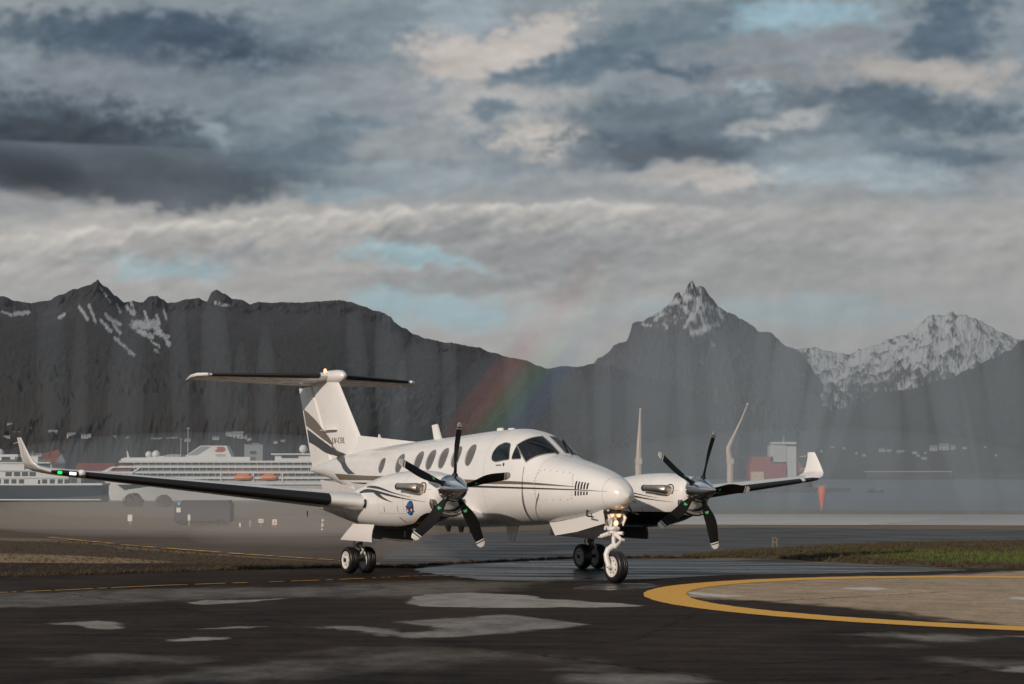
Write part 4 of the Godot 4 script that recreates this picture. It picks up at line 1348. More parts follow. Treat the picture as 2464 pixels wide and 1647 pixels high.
func stamp(target: PackedFloat32Array, outline: Array, share: float, soft: float, n: int, x0: float, y0: float, px: float, wob: FastNoiseLite) -> PackedFloat32Array:
	var poly := PackedVector2Array()
	for p in outline: poly.append(Vector2(p[0], p[1]))
	var lo := poly[0]
	var hi := poly[0]
	for p in poly:
		lo = lo.min(p)
		hi = hi.max(p)
	var i0 := clampi(int((lo.x - soft - 0.4 - x0) / px), 0, n)
	var i1 := clampi(int((hi.x + soft + 0.4 - x0) / px), 0, n)
	var j0 := clampi(int((lo.y - soft - 0.4 - y0) / px), 0, n)
	var j1 := clampi(int((hi.y + soft + 0.4 - y0) / px), 0, n)
	for j in range(j0, j1):
		for i in range(i0, i1):
			var p := Vector2(x0 + (i + 0.5) * px, y0 + (j + 0.5) * px)
			p += Vector2(wob.get_noise_2d(p.x * 1.4, p.y * 0.9), wob.get_noise_2d(p.x * 1.4 + 60.0, p.y * 0.9)) * (0.16 + soft * 0.5)
			var k := smoothstep(-soft, soft, poly_depth(p, poly))
			if k > 0.0:
				target[j * n + i] = maxf(target[j * n + i], k * share)
	return target

func apron_material() -> StandardMaterial3D:
	var n := 900
	var x0 := -12.6
	var y0 := 13.6
	var size := 25.2
	var px := size / n
	var wet := PackedFloat32Array()  # mask of puddles whose sky sheen is painted pale
	var dry := PackedFloat32Array()
	var spotw := PackedFloat32Array()
	wet.resize(n * n); dry.resize(n * n); spotw.resize(n * n)
	var wob := fresh_noise(41, 1.0, 4)
	var grain := fresh_noise(43, 1.0, 3)
	for q in PUDDLE_SHEEN: wet = stamp(wet, q[0], q[1], q[2], n, x0, y0, px, wob)
	for q in SPOTS: spotw = stamp(spotw, q, 1.0, 0.06, n, x0, y0, px, wob)
	dry = stamp(dry, DRY, 1.0, 0.35, n, x0, y0, px, wob)
	# cracks
	var crack := PackedFloat32Array()
	crack.resize(n * n)
	for line in CRACKS:
		for k in line.size() - 1:
			var a := Vector2(line[k][0], line[k][1])
			var b := Vector2(line[k + 1][0], line[k + 1][1])
			var steps := int(a.distance_to(b) / px * 1.5) + 1
			for s in steps:
				var p := a.lerp(b, float(s) / steps)
				p += Vector2(wob.get_noise_2d(p.x * 4.0, p.y * 4.0), wob.get_noise_2d(p.x * 4.0, p.y * 4.0 + 50.0)) * 0.12
				var heavy := 0.55 + 0.6 * grain.get_noise_2d(p.x * 3.0, p.y * 3.0)
				var i := int((p.x - x0) / px)
				var j := int((p.y - y0) / px)
				for o in [[0, 0, 1.0], [1, 0, 0.7], [0, 1, 1.0], [0, 2, 0.9], [0, 3, 0.5]]:
					var ii: int = i + o[0]
					var jj: int = j + o[1]
					if ii >= 0 and jj >= 0 and ii < n and jj < n:
						crack[jj * n + ii] = maxf(crack[jj * n + ii], clampf(heavy, 0.0, 1.0) * o[2])
	var col := Image.create(n, n, false, Image.FORMAT_RGB8)
	var rgh := Image.create(n, n, false, Image.FORMAT_RGB8)
	for j in n:
		for i in n:
			var at := j * n + i
			var x := x0 + i * px
			var y := y0 + j * px
			var big := wob.get_noise_2d(x * 0.35, y * 0.22)
			var mid := grain.get_noise_2d(x * 1.6, y * 1.1)
			var fine := grain.get_noise_2d(x * 9.0, y * 9.0)
			var streak := grain.get_noise_2d(x * 0.45 + 300.0, y * 2.4)
			var base := 0.028 * (1.0 + 0.5 * big + 0.55 * mid + 0.7 * fine + 0.6 * streak)
			var c := Vector3(base * 1.36, base * 0.92, base * 0.66)
			var ro := 0.80 + 0.1 * mid + 0.08 * fine
			var d := clampf(dry[at] * (1.0 + 0.12 * big), 0.0, 1.0)
			var dc := 0.43 * (1.0 + 0.2 * mid + 0.3 * fine + 0.12 * big + 0.2 * streak)
			c = c.lerp(Vector3(dc * 1.12, dc * 0.86, dc * 0.60), d)
			ro = lerpf(ro, 0.92, d)
			var k := clampf(wet[at] * (1.0 + 0.35 * mid + 0.25 * fine), 0.0, 1.0)
			var kc := 0.42 * (1.0 + 0.12 * fine + 0.16 * mid)
			c = c.lerp(Vector3(kc * 1.04, kc * 0.96, kc * 0.86), k * 0.85)  # reflected sky of the puddles, put into a pale colour
			ro = lerpf(ro, 0.5, minf(k * 1.2, 1.0))
			var sp := spotw[at]
			c = c.lerp(Vector3(0.72, 0.67, 0.62), sp)  # brightest puddle spots, sky reflection painted in as well
			ro = lerpf(ro, 0.5, sp)
			c *= 1.0 - 0.85 * crack[at]
			col.set_pixel(i, j, Color(c.x, c.y, c.z).linear_to_srgb())
			rgh.set_pixel(i, j, Color(ro, ro, ro))
	col.resize(1800, 1800, Image.INTERPOLATE_CUBIC)
	var m := paint("apron_asphalt", Color.WHITE, 1.0)
	m.albedo_texture = ImageTexture.create_from_image(col)
	m.roughness_texture = ImageTexture.create_from_image(rgh)
	m.texture_repeat = false
	m.metallic_specular = 0.22
	m.detail_enabled = true
	m.detail_blend_mode = BaseMaterial3D.BLEND_MODE_MUL
	m.detail_uv_layer = BaseMaterial3D.DETAIL_UV_2
	m.detail_albedo = noise_map(47, 0.06, Color(0.70, 0.70, 0.70), Color(1, 1, 1), 512, 4)
	return m

func wet_pavement(called: String, dark: Color, pale: Color, rough0: float, rough1: float, scale := Vector3(0.05, 0.05, 0.16)) -> StandardMaterial3D:
	var m := paint(called, Color.WHITE, 1.0)
	m.albedo_texture = noise_map(called.hash() % 1000, 0.02, dark, pale, 512, 5)
	m.roughness_texture = noise_map(called.hash() % 1000 + 5, 0.012, Color(rough0, rough0, rough0), Color(rough1, rough1, rough1), 512, 5)
	m.uv1_triplanar = true
	m.uv1_world_triplanar = true
	m.uv1_scale = scale
	m.metallic_specular = 0.3
	return m

func build_ground() -> void:
	# soil and grass as far as the shore, then down the bank into the sea
	var s := Shape.new()
	var hills := fresh_noise(61, 0.05, 4)
	var rr := []
	var aheads := [-60.0, 0.0, 12.0, 20.0, 30.0, 36.0, 40.0, 44.0, 50.0, 60.0, 70.0, 80.0, 95.0, 110.0, 125.0, 140.0, 150.0]
	for ahead in aheads:
		var r := []
		for i in 121:
			var right := lerpf(-300.0, 300.0, i / 120.0)
			var far := lerpf(1.18, 1.0, smoothstep(-10.0, 10.0, right * 60.0 / maxf(ahead, 20.0)))
			var p := spot(right, ahead * (far if ahead > 90.0 else 1.0), -0.02)
			if ahead > 30.0:
				p.y += hills.get_noise_2d(p.x * 2.0, p.z * 2.0) * 0.10 * smoothstep(128.0, 140.0, ahead)
			r.append(p)
		rr.append(r)
	for q in [[6.0, -0.8], [14.0, -4.0], [30.0, -9.0], [60.0, -13.0]]:
		var r := []
		for p in rr[16]:
			r.append(Vector3(p.x, ground_y(p.x, EYE.z - 160.0) + q[1], p.z - q[0]))
		rr.append(r)
	s.rows(rr)
	s.facing(Vector3.UP)
	var gm := paint("field_grass", Color.WHITE, 0.95)
	gm.albedo_texture = noise_map(63, 0.03, lin(0.10, 0.072, 0.043), lin(0.21, 0.155, 0.095), 512, 5)
	gm.uv1_triplanar = true
	gm.uv1_world_triplanar = true
	gm.uv1_scale = Vector3(0.06, 0.06, 0.2)
	setting("ground", s, gm, 60.0)

	# apron: a finely shown near part and the wet part beyond it
	var am := apron_material()
	var near := Shape.new()
	for p in [[-12.6, 13.6], [12.6, 13.6], [12.6, 38.8], [-12.6, 38.8]]:
		near.add(spot(p[0], p[1], 0.0))
	near.quad(0, 1, 2, 3)
	near.facing(Vector3.UP)
	var arr := []
	arr.resize(Mesh.ARRAY_MAX)
	arr[Mesh.ARRAY_VERTEX] = near.v
	arr[Mesh.ARRAY_NORMAL] = PackedVector3Array([Vector3.UP, Vector3.UP, Vector3.UP, Vector3.UP])
	arr[Mesh.ARRAY_TEX_UV] = PackedVector2Array([Vector2(0, 0), Vector2(1, 0), Vector2(1, 1), Vector2(0, 1)])
	arr[Mesh.ARRAY_TEX_UV2] = PackedVector2Array([Vector2(0, 0), Vector2(14, 0), Vector2(14, 14), Vector2(0, 14)])
	arr[Mesh.ARRAY_INDEX] = PackedInt32Array([0, 2, 1, 0, 3, 2]) if near.t[1] == 1 else PackedInt32Array([0, 1, 2, 0, 2, 3])
	var nm := ArrayMesh.new()
	nm.add_surface_from_arrays(Mesh.PRIMITIVE_TRIANGLES, arr)
	setting("apron", nm, am)
	var wm := wet_pavement("wet_asphalt", lin(0.022, 0.020, 0.019), lin(0.05, 0.046, 0.044), 0.22, 0.55)
	var dm := wet_pavement("damp_asphalt", lin(0.022, 0.017, 0.013), lin(0.05, 0.040, 0.032), 0.7, 0.9)
	setting("apron", sheet([[-60, -30], [60, -30], [60, 13.6], [-60, 13.6]], -0.012), dm)
	setting("apron", sheet([[-60, 13.6], [-12.6, 13.6], [-12.6, 30.5], [-60, 20]], -0.012), dm)
	setting("apron", sheet([[12.6, 13.6], [60, 13.6], [60, 37], [13.37, 37.46], [12.6, 37.5]], -0.012), dm)
	var edge := [[-30, 27], [-15, 31.2], [-11.8, 31.75], [-9.24, 32.95], [-7.39, 34.6], [-5.18, 35.7], [-3.41, 36.39], [-2.36, 38.08], [1.65, 43.2], [4.62, 43.4], [5.89, 41.87], [7.19, 41.13], [8.26, 39.54], [10.62, 37.9], [12.6, 37.5]]
	var back := edge.duplicate()
	back.reverse()
	setting("apron_edge", sheet(back + [[-30, 20.0], [12.6, 20.0]].slice(0, 1) + [[12.6, 24.0]], -0.016), wm)
	# the strip of apron beyond the near sheet, wet and glossy
	setting("wet_apron", sheet(smooth_outline([[-1.94, 37.01], [-0.25, 40.0], [1.41, 41.9], [3.86, 41.4], [6.3, 40.9], [7.53, 40.2], [8.94, 38.6], [9.2, 37.6], [6.93, 36.4], [4.32, 35.2], [1.62, 32.77], [-0.2, 32.56], [-1.32, 34.6]], 0.25, 3), 0.004), wet_pavement("standing_water", lin(0.016, 0.016, 0.017), lin(0.05, 0.047, 0.047), 0.05, 0.6, Vector3(0.025, 0.05, 0.16)))
	setting("puddle", sheet(smooth_outline([[-2.95, 30.0], [-2.6, 30.9], [-2.25, 30.9], [-2.1, 29.9], [-2.4, 29.3], [-2.85, 29.4]], 0.1, 5), 0.004), mat.standing_water)
	setting("puddle", sheet(smooth_outline([[1.0, 30.2], [1.5, 31.6], [2.2, 31.9], [2.5, 31.0], [2.0, 30.0], [1.4, 29.7]], 0.12, 6), 0.004), mat.standing_water)
	# taxiway beyond, runway with its threshold bars
	setting("taxiway", sheet([[-3.0, 39.4], [-2.36, 38.3], [-0.75, 40.6], [1.65, 43.7], [4.95, 46.9], [7.12, 51.2], [11.22, 57.4], [17.0, 61], [28, 64.5], [60, 70], [60, 82], [28.87, 80.87], [21.49, 77.5], [10.24, 79.19], [1.11, 71.44], [-3.0, 64.5]], -0.012), wet_pavement("taxiway_asphalt", lin(0.032, 0.028, 0.027), lin(0.085, 0.076, 0.072), 0.3, 0.7, Vector3(0.03, 0.03, 0.14)))
	setting("taxiway", sheet([[-45, 64], [-20.92, 59.5], [-14.26, 57.2], [-9.17, 48.0], [-3.82, 40.4], [-3.0, 39.4], [-3.0, 64.5], [-8.36, 67.0], [-20, 69], [-45, 72]], -0.012), wet_pavement("old_asphalt", lin(0.075, 0.056, 0.042), lin(0.15, 0.115, 0.088), 0.8, 0.95, Vector3(0.04, 0.04, 0.14)))
	setting("sand_strip", sheet(smooth_outline([[-16, 45.0], [-13.52, 44.4], [-10.81, 43.5], [-8.6, 41.4], [-7.4, 39.6], [-9.07, 38.7], [-11.18, 37.6], [-16, 36.0]], 0.25, 9, 5), -0.006), wet_pavement("sandy_soil", lin(0.17, 0.12, 0.07), lin(0.36, 0.26, 0.15), 0.9, 1.0, Vector3(0.1, 0.1, 0.3)))
	var rm := wet_pavement("runway_asphalt", lin(0.36, 0.34, 0.32), lin(0.54, 0.51, 0.48), 0.3, 0.6, Vector3(0.012, 0.05, 0.16))
	setting("runway", sheet([[3.5, 84.0], [40, 90.0], [130, 96.0], [130, 130], [40, 127.0], [3.5, 118.0]], -0.012), rm)
	for k in 7:
		var a := 84.5 + k * 3.6
		setting("threshold_bar", sheet([[6.0 + k * 0.6, a], [17.0 + k * 1.5, a + 1.6], [17.0 + k * 1.5, a + 3.2], [6.0 + k * 0.6, a + 1.5]], -0.007), mat.sign_white)
	setting("soil_shoulder", sheet(smooth_outline([[-30, 29.5], [-15, 31.9], [-11.8, 32.5], [-9.24, 33.6], [-7.39, 35.1], [-5.18, 36.1], [-3.41, 36.8], [-2.6, 38.1], [-3.3, 39.3], [-5.0, 41.4], [-7.4, 44.2], [-10.2, 48.0], [-14, 53.5], [-30, 60]], 0.25, 12, 7), -0.010), wet_pavement("dark_soil", lin(0.05, 0.034, 0.022), lin(0.115, 0.082, 0.052), 0.85, 1.0, Vector3(0.12, 0.1, 0.3)))
	# painted lines
	var yellow := paint("yellow_line", lin(0.96, 0.50, 0.055), 0.6)
	yellow.albedo_texture = noise_map(71, 0.05, Color(0.84, 0.83, 0.80), Color(1, 1, 1), 512, 5)
	yellow.uv1_triplanar = true
	yellow.uv1_world_triplanar = true
	yellow.uv1_scale = Vector3(0.5, 0.5, 0.5)
	var ring := Shape.new()
	var wob := fresh_noise(73, 1.0, 3)
	var rows_ := []
	for k in 241:
		var g := TAU * k / 240.0
		var e := Vector2(cos(g), sin(g))
		var ro := 7.17 + 0.025 * wob.get_noise_2d(e.x * 20.0, e.y * 20.0)
		var ri := 6.50 + 0.025 * wob.get_noise_2d(e.x * 20.0 + 99.0, e.y * 20.0)
		rows_.append([spot(9.2 + e.x * ro, 28.12 + e.y * ro, 0.006), spot(9.2 + e.x * ri, 28.12 + e.y * ri, 0.006)])
	ring.rows(rows_)
	setting("yellow_ring", ring.facing(Vector3.UP), yellow)
	var line := func(called: String, pts: Array, width: float, gaps: float, seed_: int):
		var s2 := Shape.new()
		var nz := fresh_noise(seed_, 0.9, 3)
		var fine := []
		for k in pts.size() - 1:
			for q in 24:
				fine.append(Vector2(pts[k][0], pts[k][1]).lerp(Vector2(pts[k + 1][0], pts[k + 1][1]), q / 24.0))
		for k in fine.size() - 1:
			var d: Vector2 = (fine[k + 1] - fine[k]).normalized()
			var nrm := Vector2(-d.y, d.x) * width * 0.5 * (0.8 + 0.3 * nz.get_noise_1d(k * 3.0))
			if nz.get_noise_1d(k * 1.7 + 400.0) < gaps:
				continue
			var o := s2.v.size()
			for p in [fine[k] - nrm, fine[k + 1] - nrm, fine[k + 1] + nrm, fine[k] + nrm]:
				s2.add(spot(p.x, p.y, 0.012))
			s2.quad(o, o + 1, o + 2, o + 3)
		setting(called, s2.facing(Vector3.UP), yellow)
	line.call("yellow_line", [[-14.5, 57.5], [-12.87, 54.52], [-9.9, 49.31], [-6.34, 44.06], [-3.84, 40.91], [-2.36, 38.08], [-1.9, 37.6]], 0.26, -0.12, 81)
	line.call("yellow_line", [[-8.4, 27.4], [-7.12, 28.64], [-5.73, 30.25], [-3.05, 32.48], [-1.87, 33.85], [-0.64, 34.32]], 0.09, -0.18, 82)

	# raised grass verge on the right and grass along the apron's edge
	var verge := Shape.new()
	var crest := [[4.0, 44.2, 44.8], [5.2, 44.3, 47.1], [6.3, 43.9, 49.2], [7.36, 42.1, 50.8], [8.45, 40.6, 52.5], [9.2, 39.7, 53.6], [10.84, 38.7, 55.6], [12.75, 38.2, 57.6], [16, 37.9, 59.4], [22, 37.6, 61.6], [40, 37.5, 64]]
	var vr := []
	var bump := fresh_noise(91, 0.6, 4)
	for i in 121:
		var f := i / 120.0
		var right := lerpf(4.0, 30.0, f * f * 0.5 + f * 0.5)
		var a := curve(crest, right, 1)
		var b := curve(crest, right, 2)
		var r := []
		for k in 25:
			var t := k / 24.0
			var up := 0.11 * smoothstep(4.0, 7.0, right) * pow(sin(PI * pow(t, 0.6)), 0.55)
			var ah := lerpf(a, b, t) + (bump.get_noise_2d(right * 1.6, 0.0) * 0.35 if k == 0 else 0.0)
			up *= 0.75 + 0.6 * bump.get_noise_2d(right, ah * 0.6)
			r.append(spot(right, ah, up - 0.015))
		vr.append(r)
	verge.rows(vr)
	var em := paint("earth_bank", Color.WHITE, 0.95)
	em.albedo_texture = noise_map(93, 0.03, lin(0.035, 0.026, 0.014), lin(0.085, 0.075, 0.028), 512, 5)
	em.uv1_triplanar = true
	em.uv1_world_triplanar = true
	em.uv1_scale = Vector3(0.3, 0.3, 0.3)
	setting("grass_verge", verge.facing(Vector3.UP), em, 60.0)
	# blades of grass
	var tuft := Shape.new()
	rng.seed = 17
	for k in 7:
		var g := TAU * k / 7.0 + rng.randf() * 0.5
		var lean := Vector3(cos(g), 0, sin(g))
		var side := Vector3(-sin(g), 0, cos(g)) * 0.012
		var root := lean * 0.02
		var mid := root + lean * 0.035 + Vector3(0, 0.07, 0)
		var tip := root + lean * 0.10 + Vector3(0, 0.10 + 0.06 * rng.randf(), 0)
		var o := tuft.v.size()
		for p in [root - side, root + side, mid + side * 0.7, mid - side * 0.7, tip]:
			tuft.add(p)
		tuft.quad(o, o + 1, o + 2, o + 3)
		tuft.tri(o + 3, o + 2, o + 4)
	var blades := paint("grass_blades", Color.WHITE, 0.8)
	blades.vertex_color_use_as_albedo = true
	blades.backlight_enabled = true
	blades.backlight = Color(0.25, 0.25, 0.25)
	var tm := tuft.mesh(60.0)
	var places := []
	for k in 16000:
		var right := lerpf(4.2, 24.0, pow(rng.randf(), 0.8))
		var t := rng.randf()
		var ah := lerpf(curve(crest, right, 1), curve(crest, right, 2), t)
		var up := 0.11 * smoothstep(4.0, 7.0, right) * pow(sin(PI * pow(t, 0.6)), 0.55) * (0.75 + 0.6 * bump.get_noise_2d(right, ah * 0.6))
		var green := smoothstep(7.0, 10.5, right) * smoothstep(0.62, 0.3, t) * smoothstep(0.02, 0.14, t)
		var c := Color(0.075, 0.055, 0.025).lerp(Color(0.10, 0.13, 0.018), clampf(green + 0.3 * (rng.randf() - 0.5), 0.0, 1.0)) * (0.6 + 0.8 * rng.randf())
		if t < 0.06 and right > 7.0:
			c = Color(0.09, 0.05, 0.018) * (0.6 + 0.7 * rng.randf())
		places.append([spot(right, ah, up - 0.03), 0.35 + 0.4 * rng.randf(), c])
	scatter("verge_grass", tm, blades, places)
	# dry grass along the left edge of the apron, thin tufts in the pavement joint
	places = []
	for k in 9000:
		var right := -14.0 + 12.2 * rng.randf()
		var a := lerpf(31.5, 37.6, smoothstep(-12.0, -2.2, right)) + 0.3 * bump.get_noise_1d(right * 3.0)
		var b := lerpf(55.0, 39.0, smoothstep(-14.0, -2.6, right))
		var t := pow(rng.randf(), 1.7)
		var c := Color(0.10, 0.07, 0.036).lerp(Color(0.05, 0.034, 0.018), rng.randf()) * (0.7 + 0.6 * rng.randf())
		places.append([spot(right, lerpf(a, b, t), -0.03), 0.22 + 0.4 * rng.randf() * (1.5 if t < 0.08 else 0.7), c])
	scatter("dry_grass", tm, blades, places)
	places = []
	for k in 1500:
		var t := rng.randf()
		var right := lerpf(-2.3, 4.6, t)
		var ah := (lerpf(38.2, 43.3, (right + 2.36) / 4.0) if right < 1.65 else 43.4 + 0.1 * (right - 1.65)) + 0.22 * (rng.randf() - 0.5) + 0.2
		places.append([spot(right, ah, -0.01), (0.2 + 0.6 * rng.randf()) * (0.5 + 0.6 * absf(bump.get_noise_1d(right * 4.0))), Color(0.06, 0.04, 0.02) * (0.5 + 0.9 * rng.randf())])
	scatter("joint_grass", tm, blades, places)

func scatter(called: String, m: Mesh, material: Material, places: Array) -> void:
	var mm := MultiMesh.new()
	mm.transform_format = MultiMesh.TRANSFORM_3D
	mm.use_colors = true
	mm.mesh = m
	mm.instance_count = places.size()
	for k in places.size():
		var s: float = places[k][1]
		mm.set_instance_transform(k, Transform3D(Basis(Vector3.UP, rng.randf() * TAU).scaled(Vector3(s, s * (0.7 + 0.6 * rng.randf()), s)), places[k][0]))
		mm.set_instance_color(k, places[k][2])
	var o := MultiMeshInstance3D.new()
	o.multimesh = mm
	o.material_override = material
	o.name = plain_name(called)
	o.set_meta("kind", "stuff")
	add_child(o)

# ------------------------------------------------------------------ sea, mountains
# ridge lines on a chart of 4392 px per unit of tangent: column, row; the horizon lies at row 1138
const RIDGE_WEST := [[-400, 760], [-120, 715], [0, 706], [32, 718], [68, 723], [108, 717], [142, 702], [173, 689], [210, 679], [222, 671], [229.5, 665], [238, 675], [250, 684], [273, 705], [294, 721], [315, 718], [336, 722], [357, 707], [373, 705], [386, 713], [399, 723], [420, 721], [446, 714], [473, 711], [494, 720], [501, 705], [508, 695], [517, 690], [536, 700], [557, 713], [578, 715], [599, 726], [620, 720], [651, 723], [677, 721], [725, 722], [761, 719], [814, 716], [840, 720], [872, 731], [903, 742], [935, 755], [950, 770], [971, 784], [998, 800], [1024, 810], [1077, 820], [1150, 831], [1182, 844], [1232, 857], [1264, 863], [1295, 876], [1316, 883], [1358, 877], [1389, 879], [1426, 872], [1468, 876], [1505, 886], [1547, 902], [1600, 915], [1652, 936], [1705, 962], [1757, 985], [1830, 1012], [1950, 1045], [2080, 1062], [2250, 1075], [2464, 1085], [2800, 1090]]
const RIDGE_PEAK := [[1200, 960], [1300, 920], [1380, 885], [1426, 872], [1442, 857], [1463, 844], [1484, 823], [1505, 818], [1518, 794], [1523, 773], [1537, 768], [1547, 768], [1568, 755], [1589, 744], [1600, 734], [1615, 720], [1621, 713], [1628, 700], [1636, 697], [1644, 708], [1648, 697], [1652, 692], [1658, 679], [1662, 672], [1667, 667], [1673, 674], [1678, 684], [1684, 680], [1689, 681], [1696, 684], [1700, 688], [1705, 699], [1720, 715], [1736, 734], [1757, 747], [1789, 763], [1810, 776], [1831, 794], [1857, 794], [1873, 810], [1899, 831], [1920, 839], [1945, 870], [1970, 905], [2000, 950], [2040, 1000], [2100, 1060], [2300, 1085], [2700, 1090]]
const RIDGE_SNOW := [[1700, 900], [1850, 860], [1920, 839], [1962, 835], [1988, 843], [2020, 849], [2046, 852], [2072, 839], [2114, 828], [2146, 815], [2177, 805], [2204, 792], [2225, 771], [2240, 757], [2256, 755], [2274, 758], [2288, 750], [2296, 747], [2306, 758], [2324, 755], [2345, 763], [2366, 771], [2387, 784], [2408, 797], [2435, 807], [2450, 815], [2500, 812], [2700, 790]]
const RIDGE_EAST := [[1850, 1080], [2000, 985], [2177, 936], [2282, 910], [2335, 886], [2387, 862], [2430, 841], [2464, 815], [2520, 785], [2700, 730], [2900, 700]]

func ridge(called: String, line: Array, away: float, foot: Callable, look: Callable, rough: float, seed_: int, u0: float, u1: float, cols: int, rows_n: int, seabed := -3.0) -> void:
	var big := fresh_noise(seed_, 1.0, 5)
	var gully := fresh_noise(seed_ + 1, 1.0, 4)
	gully.fractal_type = FastNoiseLite.FRACTAL_RIDGED
	var verts := PackedVector3Array()
	var cols_ := PackedColorArray()
	var idx := PackedInt32Array()
	# the crest line, and the same line smoothed for the slopes below it
	var crests := PackedFloat32Array()
	for i in cols:
		var u := lerpf(u0, u1, i / float(cols - 1))
		var v := curve(line, u, 1)
		v -= (big.get_noise_1d(u * 0.09) * 3.2 + big.get_noise_1d(u * 0.35 + 90.0) * 1.6) * rough
		crests.append(1.9175 + (1138.0 - v) / 4392.0 * away)
	var soft := box_blur(crests, int(45.0 * cols / (u1 - u0)))
	var softer := box_blur(soft, int(170.0 * cols / (u1 - u0)))
	for i in cols:
		var u := lerpf(u0, u1, i / float(cols - 1))
		var tx := (u - 1232.0) / 4392.0
		var near: float = foot.call(u)
		for k in rows_n:
			var t := float(k) / (rows_n - 1) * 1.06 - 0.06   # the first rows lie behind the crest
			var dist := lerpf(away, near, maxf(t, 0.0)) if t >= 0.0 else away * (1.0 - t * 1.2)
			var crest := lerpf(lerpf(crests[i], minf(soft[i], crests[i] + 60.0), smoothstep(0.0, 0.14, t)), softer[i], smoothstep(0.10, 0.45, t))
			var fall := pow(clampf(t, 0.0, 1.0), 0.8)
			var y := lerpf(crest, SEA + seabed, fall) if t >= 0.0 else lerpf(crest, SEA, minf(-t * 9.0, 0.6))
			var g := gully.get_noise_2d(u * 0.011 + t * 2.5, t * 5.0) * 0.6 + gully.get_noise_2d(u * 0.04 - t * 3.0, t * 14.0) * 0.3
			var inside := smoothstep(0.0, 0.10, t) * smoothstep(1.0, 0.7, t)
			y += (g - 0.35) * (crest - SEA) * 0.09 * inside * rough
			dist += (g - 0.3) * (away - near) * 0.035 * smoothstep(0.0, 0.05, t) * smoothstep(1.0, 0.85, t)
			verts.append(Vector3(EYE.x + tx * dist, y, EYE.z - dist))
			var row := 1138.0 - (y - 1.9175) / dist * 4392.0
			cols_.append(look.call(u, t, g, row, big.get_noise_2d(u * 0.03, t * 9.0), big.get_noise_2d(u * 0.17, t * 46.0), big.get_noise_2d((u - t * 430.0) * 0.075 + 50.0, t * 13.0)))
	for i in cols - 1:
		for k in rows_n - 1:
			var a := i * rows_n + k
			idx.append_array([a, a + rows_n, a + 1, a + 1, a + rows_n, a + rows_n + 1])
	var st := SurfaceTool.new()
	var arr := []
	arr.resize(Mesh.ARRAY_MAX)
	arr[Mesh.ARRAY_VERTEX] = verts
	arr[Mesh.ARRAY_COLOR] = cols_
	arr[Mesh.ARRAY_INDEX] = idx
	var raw := ArrayMesh.new()
	raw.add_surface_from_arrays(Mesh.PRIMITIVE_TRIANGLES, arr)
	st.create_from(raw, 0)
	st.generate_normals()
	var done := st.commit()
	var nv: PackedVector3Array = done.surface_get_arrays(0)[Mesh.ARRAY_NORMAL]
	var sum := Vector3.ZERO
	for k in range(0, nv.size(), 97):
		sum += nv[k]
	if sum.y < 0.0:   # wound the other way: turn every triangle
		for k in range(0, idx.size(), 3):
			var keep := idx[k + 1]
			idx[k + 1] = idx[k + 2]
			idx[k + 2] = keep
		arr[Mesh.ARRAY_INDEX] = idx
		raw = ArrayMesh.new()
		raw.add_surface_from_arrays(Mesh.PRIMITIVE_TRIANGLES, arr)
		st = SurfaceTool.new()
		st.create_from(raw, 0)
		st.generate_normals()
		done = st.commit()
	setting(called, done, mat.hillside)

func box_blur(a: PackedFloat32Array, half: int) -> PackedFloat32Array:
	var sums := PackedFloat64Array()
	sums.append(0.0)
	for x in a: sums.append(sums[-1] + x)
	var o := PackedFloat32Array()
	for i in a.size():
		var lo := maxi(i - half, 0)
		var hi := mini(i + half, a.size() - 1)
		o.append((sums[hi + 1] - sums[lo]) / (hi + 1 - lo))
	return o

# snow lying in gullies: streaks from (column, row) to (column, row) with a half width; positive inside
func in_streaks(u: float, row: float, list: Array) -> float:
	var best := -9.0
	for q in list:
		if absf(u - (q[0] + q[2]) * 0.5) > absf(q[2] - q[0]) * 0.5 + 26.0 or absf(row - (q[1] + q[3]) * 0.5) > absf(q[3] - q[1]) * 0.5 + 26.0:
			continue
		var p := Geometry2D.get_closest_point_to_segment(Vector2(u, row), Vector2(q[0], q[1]), Vector2(q[2], q[3]))
		best = maxf(best, 1.0 - Vector2(u, row).distance_to(p) / (q[4] * 1.25))
	return best

const WEST_SNOW := [[185, 738, 207, 768, 3], [209, 734, 227, 776, 3], [239, 771, 263, 797, 4], [257, 765, 286, 781, 5], [268, 779, 286, 802, 3], [276, 731, 286, 752, 2.5], [299, 737, 318, 757, 4], [310, 723, 320, 752, 3], [323, 781, 368, 781, 11], [368, 783, 378, 800, 8], [331, 797, 362, 811, 6], [368, 802, 402, 810, 4], [391, 807, 404, 831, 4], [344, 750, 352, 771, 2.5], [373, 757, 381, 779, 3], [391, 747, 397, 768, 2.5], [273, 813, 321, 857, 3], [362, 823, 381, 834, 2.5], [370, 842, 378, 849, 2.5], [0, 750, 31, 760, 3], [31, 755, 62, 752, 5], [139, 763, 150, 757, 4], [515, 729, 546, 734, 3], [235, 690, 262, 728, 1.5], [250, 755, 262, 768, 3]]
const PEAK_SNOW := [[1568, 757, 1594, 744, 6], [1579, 768, 1594, 757, 5], [1615, 729, 1647, 718, 6], [1652, 715, 1684, 721, 8], [1678, 736, 1668, 763, 8], [1668, 757, 1650, 786, 4], [1684, 752, 1699, 789, 3], [1663, 802, 1728, 779, 4], [1668, 807, 1705, 794, 3], [1705, 784, 1728, 781, 5], [1728, 742, 1741, 765, 3.5], [1710, 823, 1723, 834, 2], [1547, 781, 1568, 784, 2.5], [1600, 780, 1606, 790, 2.5], [1640, 735, 1655, 742, 5], [1700, 728, 1716, 742, 4]]

